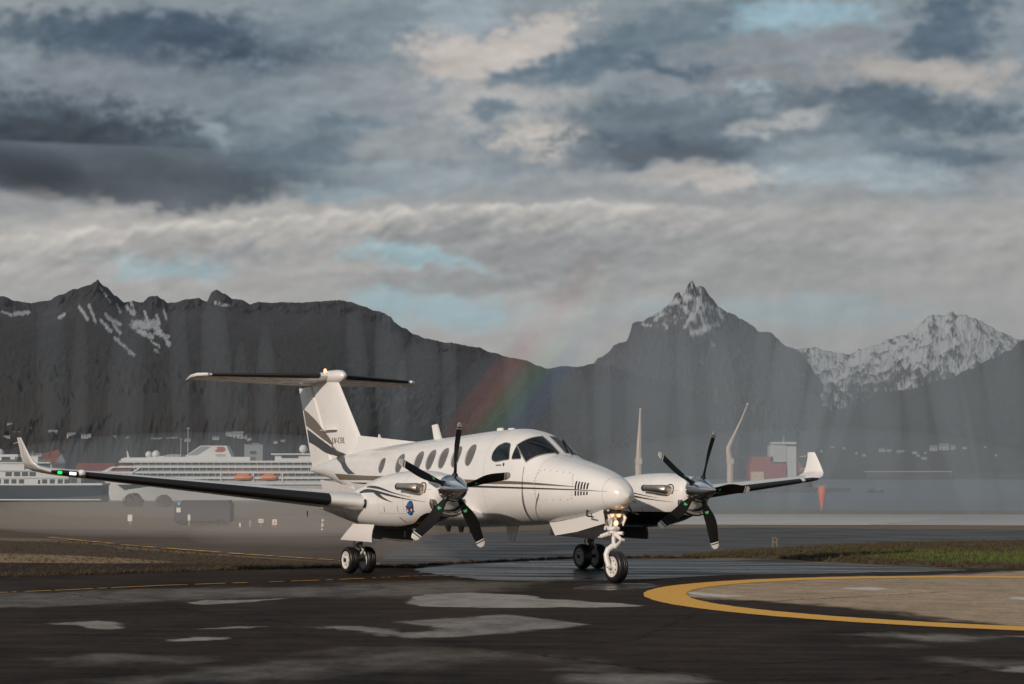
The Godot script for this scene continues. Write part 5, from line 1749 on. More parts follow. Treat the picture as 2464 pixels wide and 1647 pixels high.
func build_water_and_hills() -> void:
	var hm := paint("hillside", Color.WHITE, 0.95)
	hm.vertex_color_use_as_albedo = true
	# sea
	var sea := Shape.new()
	var rr := []
	for ahead in [150.0, 400.0, 900.0, 2000.0, 4000.0, 9000.0]:
		var r := []
		for i in 13:
			r.append(Vector3(EYE.x + lerpf(-1.2, 1.2, i / 12.0) * ahead, SEA, EYE.z - ahead))
		rr.append(r)
	sea.rows(rr)
	var wm := paint("sea_water", lin(0.02, 0.03, 0.034), 0.32)
	wm.normal_enabled = true
	wm.normal_texture = bump_map(111, 0.02, 6.0, 512, 5)
	wm.normal_scale = 1.0
	wm.uv1_triplanar = true
	wm.uv1_world_triplanar = true
	wm.uv1_scale = Vector3(0.012, 0.012, 0.03)
	setting("sea", sea.facing(Vector3.UP), wm)

	var snow := Color(0.50, 0.53, 0.56)
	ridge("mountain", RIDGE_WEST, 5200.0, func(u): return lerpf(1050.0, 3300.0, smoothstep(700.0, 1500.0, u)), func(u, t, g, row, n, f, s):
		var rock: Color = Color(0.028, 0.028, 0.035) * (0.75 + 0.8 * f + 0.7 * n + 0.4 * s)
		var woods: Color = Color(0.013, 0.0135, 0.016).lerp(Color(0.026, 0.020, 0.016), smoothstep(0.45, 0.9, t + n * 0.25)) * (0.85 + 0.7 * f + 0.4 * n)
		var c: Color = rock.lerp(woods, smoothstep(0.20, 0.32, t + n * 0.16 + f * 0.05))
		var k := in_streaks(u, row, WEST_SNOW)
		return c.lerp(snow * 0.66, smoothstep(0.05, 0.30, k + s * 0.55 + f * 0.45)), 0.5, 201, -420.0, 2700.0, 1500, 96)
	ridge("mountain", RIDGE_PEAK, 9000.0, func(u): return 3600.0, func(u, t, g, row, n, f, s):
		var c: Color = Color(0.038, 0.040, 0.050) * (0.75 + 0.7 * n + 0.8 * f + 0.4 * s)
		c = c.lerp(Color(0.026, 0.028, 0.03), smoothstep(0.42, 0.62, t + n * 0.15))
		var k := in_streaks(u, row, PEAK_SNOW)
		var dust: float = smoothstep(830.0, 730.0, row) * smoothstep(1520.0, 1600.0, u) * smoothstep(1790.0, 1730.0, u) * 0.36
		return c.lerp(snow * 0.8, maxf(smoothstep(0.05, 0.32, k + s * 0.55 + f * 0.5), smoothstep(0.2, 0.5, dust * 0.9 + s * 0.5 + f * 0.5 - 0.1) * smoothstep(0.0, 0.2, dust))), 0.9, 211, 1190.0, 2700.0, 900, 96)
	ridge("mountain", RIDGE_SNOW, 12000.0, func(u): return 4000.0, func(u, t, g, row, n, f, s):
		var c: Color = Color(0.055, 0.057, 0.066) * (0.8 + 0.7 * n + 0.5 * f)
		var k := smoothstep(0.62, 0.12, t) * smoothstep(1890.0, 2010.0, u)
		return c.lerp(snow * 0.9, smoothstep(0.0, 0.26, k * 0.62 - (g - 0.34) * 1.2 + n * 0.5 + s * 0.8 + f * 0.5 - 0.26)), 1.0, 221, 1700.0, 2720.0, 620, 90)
	ridge("mountain", RIDGE_EAST, 6000.0, func(u): return 3500.0, func(u, t, g, row, n, f, s):
		return Color(0.033, 0.035, 0.038) * (0.8 + 0.6 * n + 0.6 * f + 0.3 * s), 0.5, 231, 1850.0, 2900.0, 320, 50)
	# low wooded shore below the far town
	ridge("wooded_shore", [[900, 1120], [1300, 1112], [1700, 1104], [1900, 1080], [2080, 1070], [2300, 1062], [2464, 1070], [2900, 1075]], 3900.0, func(u): return 3380.0, func(u, t, g, row, n, f, s):
		return Color(0.05, 0.048, 0.042) * (0.7 + 0.8 * n + 0.3 * g), 0.4, 241, 900.0, 2900.0, 500, 16)

# ------------------------------------------------------------------ ships and harbour
func part(called: String, parent: Node, m: Material, boxes: Array) -> MeshInstance3D:   # boxes are [x0, y0, z0, x1, y1, z1]
	var s := Shape.new()
	for b in boxes:
		s.span(Vector3(b[0], b[1], b[2]), Vector3(b[3], b[4], b[5]))
	return obj(called, s, m, parent)

func build_ships() -> void:
	# dark-hulled ship, only its right half in view; x along the hull, z towards the camera, y up from the water
	var a := thing("ship", "dark blue hulled ship with white upper decks and two rows of square windows", "ship", sea_spot(-163.6, 736.0))
	var hull := []
	for q in [[-120.0, 1.0], [-20.0, 1.0], [-4.0, 0.92], [0.0, 0.85]]:
		var w: float = 8.0 * q[1]
		hull.append([Vector3(q[0], -2, w * 0.8), Vector3(q[0], 7.3, w), Vector3(q[0], 7.3, -w), Vector3(q[0], -2, -w * 0.8)])
	obj("hull", Shape.new().loft(hull).outward(), mat.ship_navy, a)
	part("boot_stripe", a, mat.ship_white, [[-120, 1.35, 7.0, 0.0, 1.8, 8.02]])
	part("lower_deck", a, mat.ship_white, [[-120, 7.3, -7, -13, 13.0, 7.6], [-13, 7.3, -7, 0.5, 8.1, 7.9]])
	part("deck_edge", a, mat.ship_white, [[-120, 10.2, 7.6, -13, 10.5, 8.0], [-120, 13.0, 7.4, -16, 13.35, 8.1]])
	for k in [[-50, 0], [-40.6, 0], [-31, 0], [-22.5, 0]]: pass
	for u in [-20, 38, 58, 77, 95]:
		part("window", a, mat.ship_glass, [[(u - 256) / 5.967 - 1.6, 10.9, 7.5, (u - 256) / 5.967 + 0.9, 12.6, 7.68]])
	for u in [-6, 13, 32, 50, 68, 123, 141, 160, 176, 194]:
		part("window", a, mat.ship_glass, [[(u - 256) / 5.967 - 1.2, 8.0, 7.5, (u - 256) / 5.967 + 0.8, 9.7, 7.68]])
	obj("door", Shape.new().span(Vector3(-25.1, 7.9, 7.5), Vector3(-24.3, 9.4, 7.7)), mat.window_dark, a)
	part("upper_deck", a, mat.ship_white, [[-120, 13.35, -6.5, -31, 16.0, 6.5], [-120, 16.0, -6.8, -20.5, 16.5, 7.0], [-31, 13.35, -6, -20, 13.8, 6.2], [-28, 13.3, 5.8, -27.6, 16, 6.2], [-20.6, 13.3, 5.8, -20.2, 16, 6.2]])
	part("upper_window", a, mat.ship_glass, [[-66, 14.4, 6.3, -41.5, 15.4, 6.62]])
	part("lounge_glass", a, mat.ship_glass, [[-26, 13.4, -5, -17.5, 16.0, 5.9]])
	part("canopy", a, mat.ship_navy, [[-62, 16.5, -5, -34.5, 18.6, 5]])
	part("canopy_roof", a, mat.ship_white, [[-64, 18.6, -5.4, -34, 19.6, 5.4], [-56, 17.4, 4.8, -54.5, 18.6, 5.2], [-48, 17.4, 4.8, -46, 18.6, 5.2], [-42.5, 17.2, 4.8, -40.5, 18.6, 5.2], [-37, 17.6, 4.8, -35.2, 18.6, 5.2]])
	part("wheelhouse", a, mat.ship_white, [[-31.8, 16.5, -5, -26, 18.8, 5], [-33, 18.8, -5, -24.6, 19.1, 5.3]])
	part("railing", a, mat.ship_white, [[-62, 17.0, 6.7, -20.5, 17.06, 6.76], [-33, 19.5, 5, -24.6, 19.56, 5.06], [-33, 19.9, 5, -24.6, 19.96, 5.06]])
	part("railing_post", a, mat.ship_white, [[-32.5, 19.1, 5, -32.4, 20.6, 5.1], [-30, 19.1, 5, -29.9, 20.0, 5.1], [-28.4, 19.1, 5, -28.3, 21.0, 5.1], [-26.4, 19.1, 5, -26.3, 20.0, 5.1], [-24.8, 19.1, 5, -24.7, 20.2, 5.1]])
	obj("radar_dome", Shape.new().lathe(Vector3(-42.8, 20.2, 0), Vector3.UP, dome_profile(1.75), 20).outward(), mat.ship_white, a, 60.0)

	# white cruise ship behind it
	var b := thing("cruise_ship", "white cruise ship with stacked balcony decks, twin domes and a raked funnel", "cruise ship", sea_spot(-182.3, 820.0))
	var k := 5.356
	var X := func(u: float) -> float: return (u - 256.0) / k
	var Y := func(v: float) -> float: return 12.398 + (1138.0 - v) / k
	hull = []
	for q in [[0.0, 0.05, 1.0], [4.0, 0.35, 0.6], [12.0, 0.72, 0.2], [26.0, 1.0, 0.0], [150.0, 1.0, 0.0], [168.0, 0.9, 0.0]]:
		var w: float = 13.0 * q[1]
		hull.append([Vector3(q[0] + 3.0 * q[2], -2, w * 0.6), Vector3(q[0], 8.8, w), Vector3(q[0], 8.8, -w), Vector3(q[0] + 3.0 * q[2], -2, -w * 0.6)])
	obj("hull", Shape.new().loft(hull).outward(), mat.ship_white, b)
	var decks := [[1164.0, 290.0, 13.0], [1151.0, 276.0, 13.0], [1138.0, 264.0, 13.0], [1124.7, 300.0, 12.6], [1112.5, 302.0, 12.4]]
	for i in decks.size():
		var q: Array = decks[i]
		var x0: float = X.call(q[1])
		var y: float = Y.call(q[0])
		part("deck", b, mat.ship_white, [[x0, y - 0.45, -q[2], 160, y + 0.45, q[2]]])
		var g0: float = x0 + [6.0, 6.0, 14.0, 7.0, 0.0][i]
		if i < 4:
			part("balcony_glass", b, mat.ship_glass, [[g0, y + 0.45, -q[2] + 1.5, 156, y + 2.05, q[2] - 1.0]])
			part("balcony_rail", b, mat.ship_grey, [[g0, y + 0.45, q[2] - 0.45, 156, y + 0.95, q[2] - 0.35]])
			var dv := Shape.new()
			var x := g0
			while x < 156.0:
				dv.span(Vector3(x, y + 0.45, q[2] - 1.2), Vector3(x + 0.16, y + 2.05, q[2] - 0.1))
				x += 3.2
			obj("balcony_dividers", dv, mat.ship_white, b).set_meta("kind", "stuff")
	# slanted screens at the bow end, red upper wall behind them
	obj("slanted_screen", Shape.new().prism(PackedVector2Array([Vector2(X.call(254), Y.call(1140)), Vector2(X.call(285), Y.call(1124)), Vector2(X.call(332), Y.call(1124)), Vector2(X.call(326), Y.call(1126)), Vector2(X.call(290), Y.call(1127)), Vector2(X.call(270), Y.call(1140))]), Transform3D(Basis(), Vector3(0, 0, 12.2)), 0.5).outward(), mat.ship_white, b)
	obj("slanted_screen", Shape.new().prism(PackedVector2Array([Vector2(X.call(322), Y.call(1146)), Vector2(X.call(350), Y.call(1126)), Vector2(X.call(356), Y.call(1126)), Vector2(X.call(328), Y.call(1146))]), Transform3D(Basis(), Vector3(0, 0, 13.2)), 0.5).outward(), mat.ship_white, b)
	part("red_wall", b, mat.roof_red, [[X.call(285), Y.call(1137), 9, X.call(330), Y.call(1128), 11.5], [X.call(304), Y.call(1124), 9, X.call(330), Y.call(1114), 10.5]])
	part("bow_canopy", b, mat.ship_white, [[X.call(302), Y.call(1113), -8, X.call(366), Y.call(1104.5), 8], [X.call(308), Y.call(1104.5), -7, X.call(366), Y.call(1102.5), 7]])
	obj("bow_mast", Shape.new().tube([Vector3(X.call(311), Y.call(1104), 0), Vector3(X.call(309), Y.call(1093), 0), Vector3(X.call(307), Y.call(1086), 0)], [0.7, 0.4, 0.25], 8), mat.ship_white, b)
	for q in [[361.7, 1095.4, 1.55], [379.0, 1095.0, 1.85], [732.0, 1082.0, 1.9]]:
		obj("radar_dome", Shape.new().lathe(Vector3(X.call(q[0]), Y.call(q[1]), 2), Vector3.UP, dome_profile(q[2]), 20).outward(), mat.ship_white, b, 60.0)
		obj("dome_stand", Shape.new().tube([Vector3(X.call(q[0]), Y.call(1106), 2), Vector3(X.call(q[0]), Y.call(q[1]) - q[2] * 0.8, 2)], [0.6], 8), mat.ship_white, b)
	part("top_house", b, mat.ship_white, [[X.call(366), Y.call(1113), -9, X.call(610), Y.call(1101), 9.5], [X.call(392), Y.call(1101), -6, X.call(452), Y.call(1099), 7.5]])
	obj("glass_roof", Shape.new().prism(PackedVector2Array([Vector2(X.call(396), Y.call(1109)), Vector2(X.call(410), Y.call(1096)), Vector2(X.call(424), Y.call(1094)), Vector2(X.call(446), Y.call(1095)), Vector2(X.call(446), Y.call(1109))]), Transform3D(Basis(), Vector3(0, 0, 2)), 14.0).outward(), mat.ship_grey, b)
	var bars := []
	for q in [404, 414, 424, 434, 444]:
		bars.append([X.call(q) - 0.1, Y.call(1109), 8.9, X.call(q) + 0.1, Y.call(1096), 9.1])
	bars.append([X.call(398), Y.call(1102) - 0.1, 8.9, X.call(446), Y.call(1102) + 0.1, 9.1])
	part("glazing_bar", b, mat.ship_white, bars)
	var fun := func(z: float, t: float, pts: Array) -> Shape:
		var poly := PackedVector2Array()
		for p in pts: poly.append(Vector2(X.call(p[0]), Y.call(p[1])))
		return Shape.new().prism(poly, Transform3D(Basis(), Vector3(0, 0, z)), t).outward()
	var funnel := obj("funnel", fun.call(0.0, 10.0, [[448, 1101], [488, 1074], [550, 1074], [562, 1101]]), mat.ship_white, b)
	obj("funnel_screen", fun.call(5.05, 0.2, [[457, 1097], [489, 1076], [514, 1076], [480, 1097]]), mat.ship_grey, funnel)
	obj("funnel_emblem", fun.call(5.1, 0.2, [[522, 1086], [529, 1082], [526, 1077], [544, 1077], [548, 1082], [546, 1087], [540, 1089], [526, 1089]]), mat.ship_red, funnel)
	var tm := TextMesh.new()
	var font := SystemFont.new()
	font.font_names = PackedStringArray(["Droid Serif"])
	tm.font = font
	tm.text = "VIKING"
	tm.font_size = 64
	tm.pixel_size = 0.021
	tm.depth = 0.1
	var t := obj("funnel_name", tm, mat.ship_grey, funnel)
	t.position = Vector3(X.call(537), Y.call(1097.5), 5.1)
	part("rear_house", b, mat.ship_white, [[X.call(660), Y.call(1096), -9, 155, Y.call(1093), 9.6], [X.call(668), Y.call(1112), -8, 152, Y.call(1096), 8]])
	part("rear_window", b, mat.ship_glass, [[X.call(684), Y.call(1104), 7.8, X.call(724), Y.call(1098), 8.2]])
	part("boat_recess", b, mat.roof_red, [[X.call(544), Y.call(1162), 11.4, X.call(690), Y.call(1127), 12.25]])
	part("recess_post", b, mat.ship_white, [[X.call(544) - 0.3, Y.call(1162), 11.4, X.call(544) + 0.3, Y.call(1140), 13.2], [X.call(621) - 0.4, Y.call(1162), 11.4, X.call(621) + 0.4, Y.call(1139), 13.2], [X.call(690) - 0.3, Y.call(1162), 11.4, X.call(690) + 0.3, Y.call(1140), 13.2]])
	for q in [[576.0, 620.0, "left one of the two orange lifeboats hung on the white cruise ship"], [640.0, 678.0, "right one of the two orange lifeboats hung on the white cruise ship"]]:
		var lb := thing("lifeboat", q[2], "lifeboat", Vector3(b.position.x + X.call((q[0] + q[1]) / 2.0), b.position.y + Y.call(1150.0), b.position.z + 13.6), 0.0, "lifeboats on the cruise ship")
		var half: float = (q[1] - q[0]) / 2.0 / k
		var ring := []
		for i in 9:
			var f := i / 8.0 * 2.0 - 1.0
			var s := sqrt(maxf(1.0 - f * f, 0.02))
			var line := []
			for j in 10:
				var g := TAU * j / 10
				line.append(Vector3(f * half, sin(g) * 1.2 * (0.6 + 0.4 * s), cos(g) * 1.1 * s))
			ring.append(line)
		obj("hull", Shape.new().loft(ring).outward(), mat.boat_orange, lb)
		part("canopy", lb, mat.boat_orange, [[-half * 0.6, 0.9, -0.7, half * 0.6, 1.6, 0.7]])
		part("rub_rail", lb, mat.ship_white, [[-half * 0.9, 0.0, -0.9, half * 0.9, 0.18, 1.12]])
	# pale tower block behind the cruise ship's funnel
	var tower := thing("tower_block", "grey tower block with a dark sign behind the cruise ship's funnel", "building", Vector3(EYE.x + (613.0 - 1232.0) / 4392.0 * 900.0, SEA, EYE.z - 900.0))
	part("wall", tower, mat.ship_grey, [[-4.4, 0, -4, 4.6, 25.8, 4]])
	part("parapet", tower, mat.roof_grey, [[-4.6, 25.8, -4.2, 4.8, 26.3, 4.2], [-1.0, 26.3, -2, 2.4, 26.9, 2]])
	part("sign", tower, mat.hull_dark, [[-1.6, 21.4, 4.0, 1.4, 22.9, 4.15]])

	# red and white supply ship in the mist on the right
	var c := thing("supply_ship", "misty red and white supply ship with a tall boxy bridge", "ship", sea_spot((1870.0 - 1232.0) / 4392.0 * 1240.0, 1240.0))
	var sx := func(z: float) -> float: return (1740.0 + z / 3.24 - 1870.0) / 3.542
	var sy := func(z: float) -> float: return (1186.0 - (1040.0 + z / 3.24)) / 3.542
	hull = []
	for q in [[210, 1.0], [560, 1.0], [640, 0.75], [690, 0.1]]:
		var w: float = 9.0 * q[1]
		var x: float = sx.call(q[0])
		hull.append([Vector3(x, -2, w * 0.8), Vector3(x, sy.call(395.0 - (20.0 if q[0] > 600 else 0.0)), w), Vector3(x, sy.call(395.0 - (20.0 if q[0] > 600 else 0.0)), -w), Vector3(x, -2, -w * 0.8)])
	obj("hull", Shape.new().loft(hull).outward(), mat.hull_dark, c)
	part("cargo_stack", c, mat.ship_red, [[sx.call(190), sy.call(395), -8, sx.call(475), sy.call(262), 8], [sx.call(210), sy.call(262), -7, sx.call(378), sy.call(208), 7]])
	part("container", c, mat.crane_beige, [[sx.call(200), sy.call(395), 8.0, sx.call(300), sy.call(325), 8.6]])
	part("bridge", c, mat.ship_white, [[sx.call(355), sy.call(248), -7, sx.call(478), sy.call(122), 7], [sx.call(480), sy.call(395), -6, sx.call(556), sy.call(128), 6.5]])
	part("wheelhouse", c, mat.ship_white, [[sx.call(372), sy.call(112), -8, sx.call(556), sy.call(94), 8], [sx.call(378), sy.call(122), -6, sx.call(470), sy.call(112), 6]])
	var wins := []
	for row in 4:
		for col in 5:
			wins.append([sx.call(370.0 + col * 22.0), sy.call(146.0 + row * 26.0), 6.9, sx.call(380.0 + col * 22.0), sy.call(138.0 + row * 26.0), 7.06])
	for q in wins:
		part("window", c, mat.ship_grey, [q])
	obj("radar_mast", Shape.new().tube([Vector3(sx.call(470), sy.call(94), 0), Vector3(sx.call(472), sy.call(40), 0)], [0.8, 0.3], 8), mat.ship_grey, c)
	obj("loading_ramp", Shape.new().prism(PackedVector2Array([Vector2(sx.call(557), sy.call(330)), Vector2(sx.call(557), sy.call(215)), Vector2(sx.call(632), sy.call(330))]), Transform3D(Basis(), Vector3(0, 0, 0)), 9.0).outward(), mat.ship_red, c)
	# low dark quay in front of it
	var quay := thing("quay", "low dark quay in front of the red supply ship", "quay", sea_spot((1905.0 - 1232.0) / 4392.0 * 1150.0, 1150.0))
	part("deck", quay, mat.hull_dark, [[-58, 0.6, -5, 36, 2.6, 5]])
	var piles := []
	for i in 24:
		piles.append([-57.0 + i * 3.9, -2, 3.6, -56.2 + i * 3.9, 0.6, 4.4])
	part("piles", quay, mat.hull_dark, piles)
	# small workboat
	var wb := thing("workboat", "small dark workboat with a mast on the open water", "boat", sea_spot((2104.0 - 1232.0) / 4392.0 * 1130.0, 1130.0))
	hull = []
	for q in [[-4.9, 0.8, 1.2], [-2.0, 1.0, 0.9], [2.0, 1.0, 1.0], [4.0, 0.6, 1.5], [5.0, 0.06, 1.8]]:
		hull.append([Vector3(q[0], -0.5, q[1]), Vector3(q[0], q[2], 1.6 * q[1]), Vector3(q[0], q[2], -1.6 * q[1]), Vector3(q[0], -0.5, -q[1])])
	obj("hull", Shape.new().loft(hull).outward(), mat.hull_dark, wb)
	part("wheelhouse", wb, mat.hull_dark, [[-3.4, 1.0, -1.1, -1.0, 2.6, 1.1]])
	obj("mast", Shape.new().tube([Vector3(2.4, 1.0, 0), Vector3(2.5, 5.6, 0)], [0.14, 0.08], 6), mat.ship_grey, wb)
	obj("derrick", Shape.new().tube([Vector3(2.45, 3.0, 0), Vector3(0.0, 4.6, 0)], [0.1, 0.06], 6), mat.ship_grey, wb)

func dome_profile(r: float) -> Array:
	var p := []
	for k in 13:
		var g := lerpf(-PI / 2, PI / 2, k / 12.0)
		p.append([sin(g) * r, cos(g) * r])
	return p

func build_harbour() -> void:
	# two harbour cranes with their jibs raised
	var at := func(u: float, v: float, d: float) -> Vector3: return Vector3(EYE.x + (u - 1232.0) / 4392.0 * d, 1.9175 + (1138.0 - v) / 4392.0 * d, EYE.z - d)
	for q in [["pale harbour crane with a straight upright jib, behind the nose", 1536.0, [[1537, 1072], [1539, 1030], [1541, 985]]], ["pale harbour crane whose jib leans to the right, behind the far propeller", 1756.0, [[1752, 1078], [1765, 1050], [1785, 1008], [1799, 973]]]]:
		var foot: Vector3 = at.call(q[1], 1188.0, 1240.0)
		foot.y = SEA + 1.5
		var c := thing("harbour_crane", q[0], "crane", foot, 0.0, "harbour cranes")
		var p := []
		for e in q[2]: p.append(at.call(e[0], e[1], 1240.0) - foot)
		obj("tower", Shape.new().tube([Vector3(0, 0, 0), Vector3(0, 17, 0), p[0] + Vector3(0, -2, 0)], [2.3, 2.2, 1.5], 8), mat.crane_beige, c, 20.0)
		obj("cabin", Shape.new().box(Vector3(0, 18.5, 0), Vector3(4.6, 3.4, 4.6)), mat.crane_beige, c)
		var jib := [p[0] + Vector3(0, -4, 0)] + p
		obj("jib", Shape.new().tube(jib, [1.7, 1.6, 1.0, 0.55, 0.3], 6), mat.crane_beige, c, 20.0)
		obj("jib_head", Shape.new().box(p[-1], Vector3(1.5, 1.0, 1.0)), mat.crane_beige, c)
		obj("cable", Shape.new().tube([p[-1] + Vector3(0.3, 0, 0.5), Vector3(2.0, 20, 1.0)], [0.08], 5), mat.post_grey, c)
	# shore strip with the pier buildings behind the ships
	var shore := Shape.new()
	shore.span(Vector3(EYE.x - 420, SEA - 2, EYE.z - 1080), Vector3(EYE.x - 60, SEA + 3.5, EYE.z - 880))
	setting("pier", shore, mat.hull_dark)
	var red := thing("red_roofed_shed", "long shed with a rust red roof between the two moored ships", "shed", Vector3(EYE.x + (232.0 - 1232.0) / 4392.0 * 905.0, SEA + 3.5, EYE.z - 905.0))
	part("wall", red, mat.house_wall, [[-8.5, 0, -5, 9.5, 10.0, 5]])
	obj("roof", Shape.new().prism(PackedVector2Array([Vector2(-5.5, 10.0), Vector2(5.5, 10.0), Vector2(0, 13.6)]), Transform3D(Basis(Vector3.UP, PI / 2), Vector3(0.5, 0, 0)), 19.0).outward(), mat.roof_red, red)
	var red2 := thing("rust_roof_building", "rust red roofed building behind the dark-hulled ship's wheelhouse", "building", Vector3(EYE.x + (115.0 - 1232.0) / 4392.0 * 930.0, SEA + 3.5, EYE.z - 930.0))
	part("wall", red2, mat.roof_red, [[-5.0, 0, -5, 7.5, 17.5, 5]])
	obj("roof", Shape.new().prism(PackedVector2Array([Vector2(-5.5, 17.5), Vector2(8.0, 17.5), Vector2(7.0, 20.5), Vector2(1, 19.0)]), Transform3D(), 10.6).outward(), mat.roof_red, red2)
	obj("derrick", Shape.new().tube([Vector3(2.0, 17, 5.5), Vector3(5.4, 24.5, 5.5)], [0.25, 0.16], 6), mat.roof_red, red2)
	var blue := thing("blue_gabled_house", "pale blue gabled house beyond the dark-hulled ship's stern", "house", Vector3(EYE.x + (151.0 - 1232.0) / 4392.0 * 905.0, SEA + 3.5, EYE.z - 905.0))
	part("wall", blue, mat.roof_grey, [[-1.9, 0, -3, 2.2, 14.0, 3]])
	obj("roof", Shape.new().prism(PackedVector2Array([Vector2(-2.4, 14.0), Vector2(2.6, 14.0), Vector2(0.4, 18.2)]), Transform3D(), 6.6).outward(), mat.roof_grey, blue)
	part("window", blue, mat.window_dark, [[1.0, 12.6, 3.0, 1.7, 13.6, 3.1]])
	var white := thing("white_quay_office", "low white office building right of the dark-hulled ship's cabins", "building", Vector3(EYE.x + (182.0 - 1232.0) / 4392.0 * 890.0, SEA + 3.5, EYE.z - 890.0))
	part("wall", white, mat.house_pale, [[-3.8, 0, -3, 3.8, 9.5, 3]])
	part("roof", white, mat.ship_white, [[-4.1, 9.5, -3.3, 4.1, 9.9, 3.3]])
	# houses on the slopes: columns and rows on the chart, then width in metres
	var house := thing("house", "tiny pale house among the dark trees of the harbour slope", "house", Vector3.ZERO, 0.0, "houses on the harbour slopes")
	obj("wall", Shape.new().box(Vector3(0, 1.6, 0), Vector3(6, 3.2, 6)), mat.house_pale, house)
	obj("roof", Shape.new().prism(PackedVector2Array([Vector2(-3.6, 3.2), Vector2(3.6, 3.2), Vector2(0, 5.2)]), Transform3D(Basis(Vector3.UP, PI / 2), Vector3.ZERO), 6.6).outward(), mat.roof_grey, house)
	obj("window", Shape.new().box(Vector3(-1.3, 1.8, 3.02), Vector3(1.2, 1.1, 0.06)), mat.window_dark, house)
	obj("window", Shape.new().box(Vector3(1.3, 1.8, 3.02), Vector3(1.2, 1.1, 0.06)), mat.window_dark, house)
	rng.seed = 29
	var spots := []
	for q in [[24, 1025, 7], [42, 1044, 14], [18, 1052, 8], [115, 1028, 9], [128, 1046, 12], [112, 1050, 9], [173, 1049, 13], [205, 1051, 9], [216, 1050, 6], [276, 1053, 7], [308, 1056, 6], [370, 1058, 9], [384, 1057, 10], [408, 1059, 9], [420, 1057, 8], [520, 1054, 9], [552, 1047, 8], [574, 1051, 14], [586, 1055, 9], [601, 1060, 6], [664, 1065, 6], [682, 1062, 7], [70, 1036, 7], [452, 1060, 7], [330, 1052, 6]]:
		spots.append([q[0], q[1], q[2], 1.0])
	for q in [[2003, 1077, 12], [2030, 1080, 9], [2078, 1096, 14], [2121, 1085, 22], [2138, 1085, 20], [2162, 1087, 18], [2200, 1090, 16], [2208, 1096, 13], [2222, 1103, 14], [2245, 1082, 26], [2270, 1080, 30], [2290, 1079, 22], [2184, 1144, 16], [2190, 1141, 12], [2246, 1144, 18], [2115, 1142, 14], [2170, 1086, 12], [2060, 1092, 10], [1975, 1086, 9], [2320, 1078, 14], [2370, 1076, 10], [2395, 1096, 10], [2225, 1090, 9]]:
		spots.append([q[0], q[1], q[2], 3.0])
	for i in spots.size():
		var q: Array = spots[i]
		var h: Node3D = house if i == 0 else house.duplicate()
		if i > 0:
			h.name = plain_name("house")
			add_child(h)
		var d: float
		if q[3] == 1.0:
			# on the west slope: find how far along the slope that row lies
			d = slope_distance(RIDGE_WEST, 5200.0, lerpf(1050.0, 3300.0, smoothstep(700.0, 1500.0, q[0])), q[0], q[1]) - 12.0
		else:
			d = slope_distance([[900, 1120], [1300, 1112], [1700, 1104], [1900, 1080], [2080, 1070], [2300, 1062], [2464, 1070], [2900, 1075]], 3900.0, 3380.0, q[0], q[1]) - 15.0
		var w: float = q[2] / 6.0 * (d / 2900.0 if q[3] == 1.0 else 0.55)
		h.scale = Vector3(w * (0.8 + 0.5 * rng.randf()), w * (0.7 + 0.5 * rng.randf()), w * 0.7)
		h.position = Vector3(EYE.x + (q[0] - 1232.0) / 4392.0 * d, 1.9175 + (1138.0 - q[1]) / 4392.0 * d - 2.4 * w, EYE.z - d)
		h.rotation.y = 0.3 * (rng.randf() - 0.5)
	var hall := thing("waterfront_hall", "long pale roofed hall on the far waterfront at the right", "building", Vector3(EYE.x + (2182.0 - 1232.0) / 4392.0 * 3360.0, SEA + 1, EYE.z - 3360.0))
	part("wall", hall, mat.hull_dark, [[-78, 0, -12, 78, 12, 12]])
	part("roof", hall, mat.ship_grey, [[-80, 12, -13, 80, 14.5, 13]])
	for i in 11:
		part("door", hall, mat.hull_dark, [[-72.0 + i * 13.6, 0.2, 12.0, -64.5 + i * 13.6, 8.0, 12.2]])
	var pole := thing("lamp_mast", "taller of the two thin lamp masts above the cruise ship's glass roof", "lamp post", Vector3(EYE.x + (453.0 - 1232.0) / 4392.0 * 1000.0, SEA + 3.4, EYE.z - 1000.0), 0.0, "lamp masts on the pier")
	obj("post", Shape.new().tube([Vector3(0, 0, 0), Vector3(0, 33.0, 0)], [0.45, 0.25], 8), mat.house_wall, pole)
	obj("lamp_head", Shape.new().box(Vector3(0, 33.2, 0), Vector3(1.6, 0.5, 0.8)), mat.house_wall, pole)
	var pole2: Node3D = pole.duplicate()
	pole2.name = plain_name("lamp_mast")
	add_child(pole2)
	pole2.set_meta("label", "shorter of the two thin lamp masts above the cruise ship's glass roof")
	pole2.scale = Vector3(0.8, 0.82, 0.8)
	pole2.position = Vector3(EYE.x + (436.0 - 1232.0) / 4392.0 * 1000.0, SEA + 3.4, EYE.z - 1000.0)

func slope_distance(line: Array, away: float, near: float, u: float, v: float) -> float:
	var crest := 1.9175 + (1138.0 - curve(line, u, 1)) / 4392.0 * away
	var t := 1.0
	while t > 0.02:
		var d := lerpf(away, near, t)
		var y := lerpf(crest, SEA - 3.0, pow(t, 0.8))
		if 1138.0 - (y - 1.9175) / d * 4392.0 <= v:
			return d
		t -= 0.004
	return away

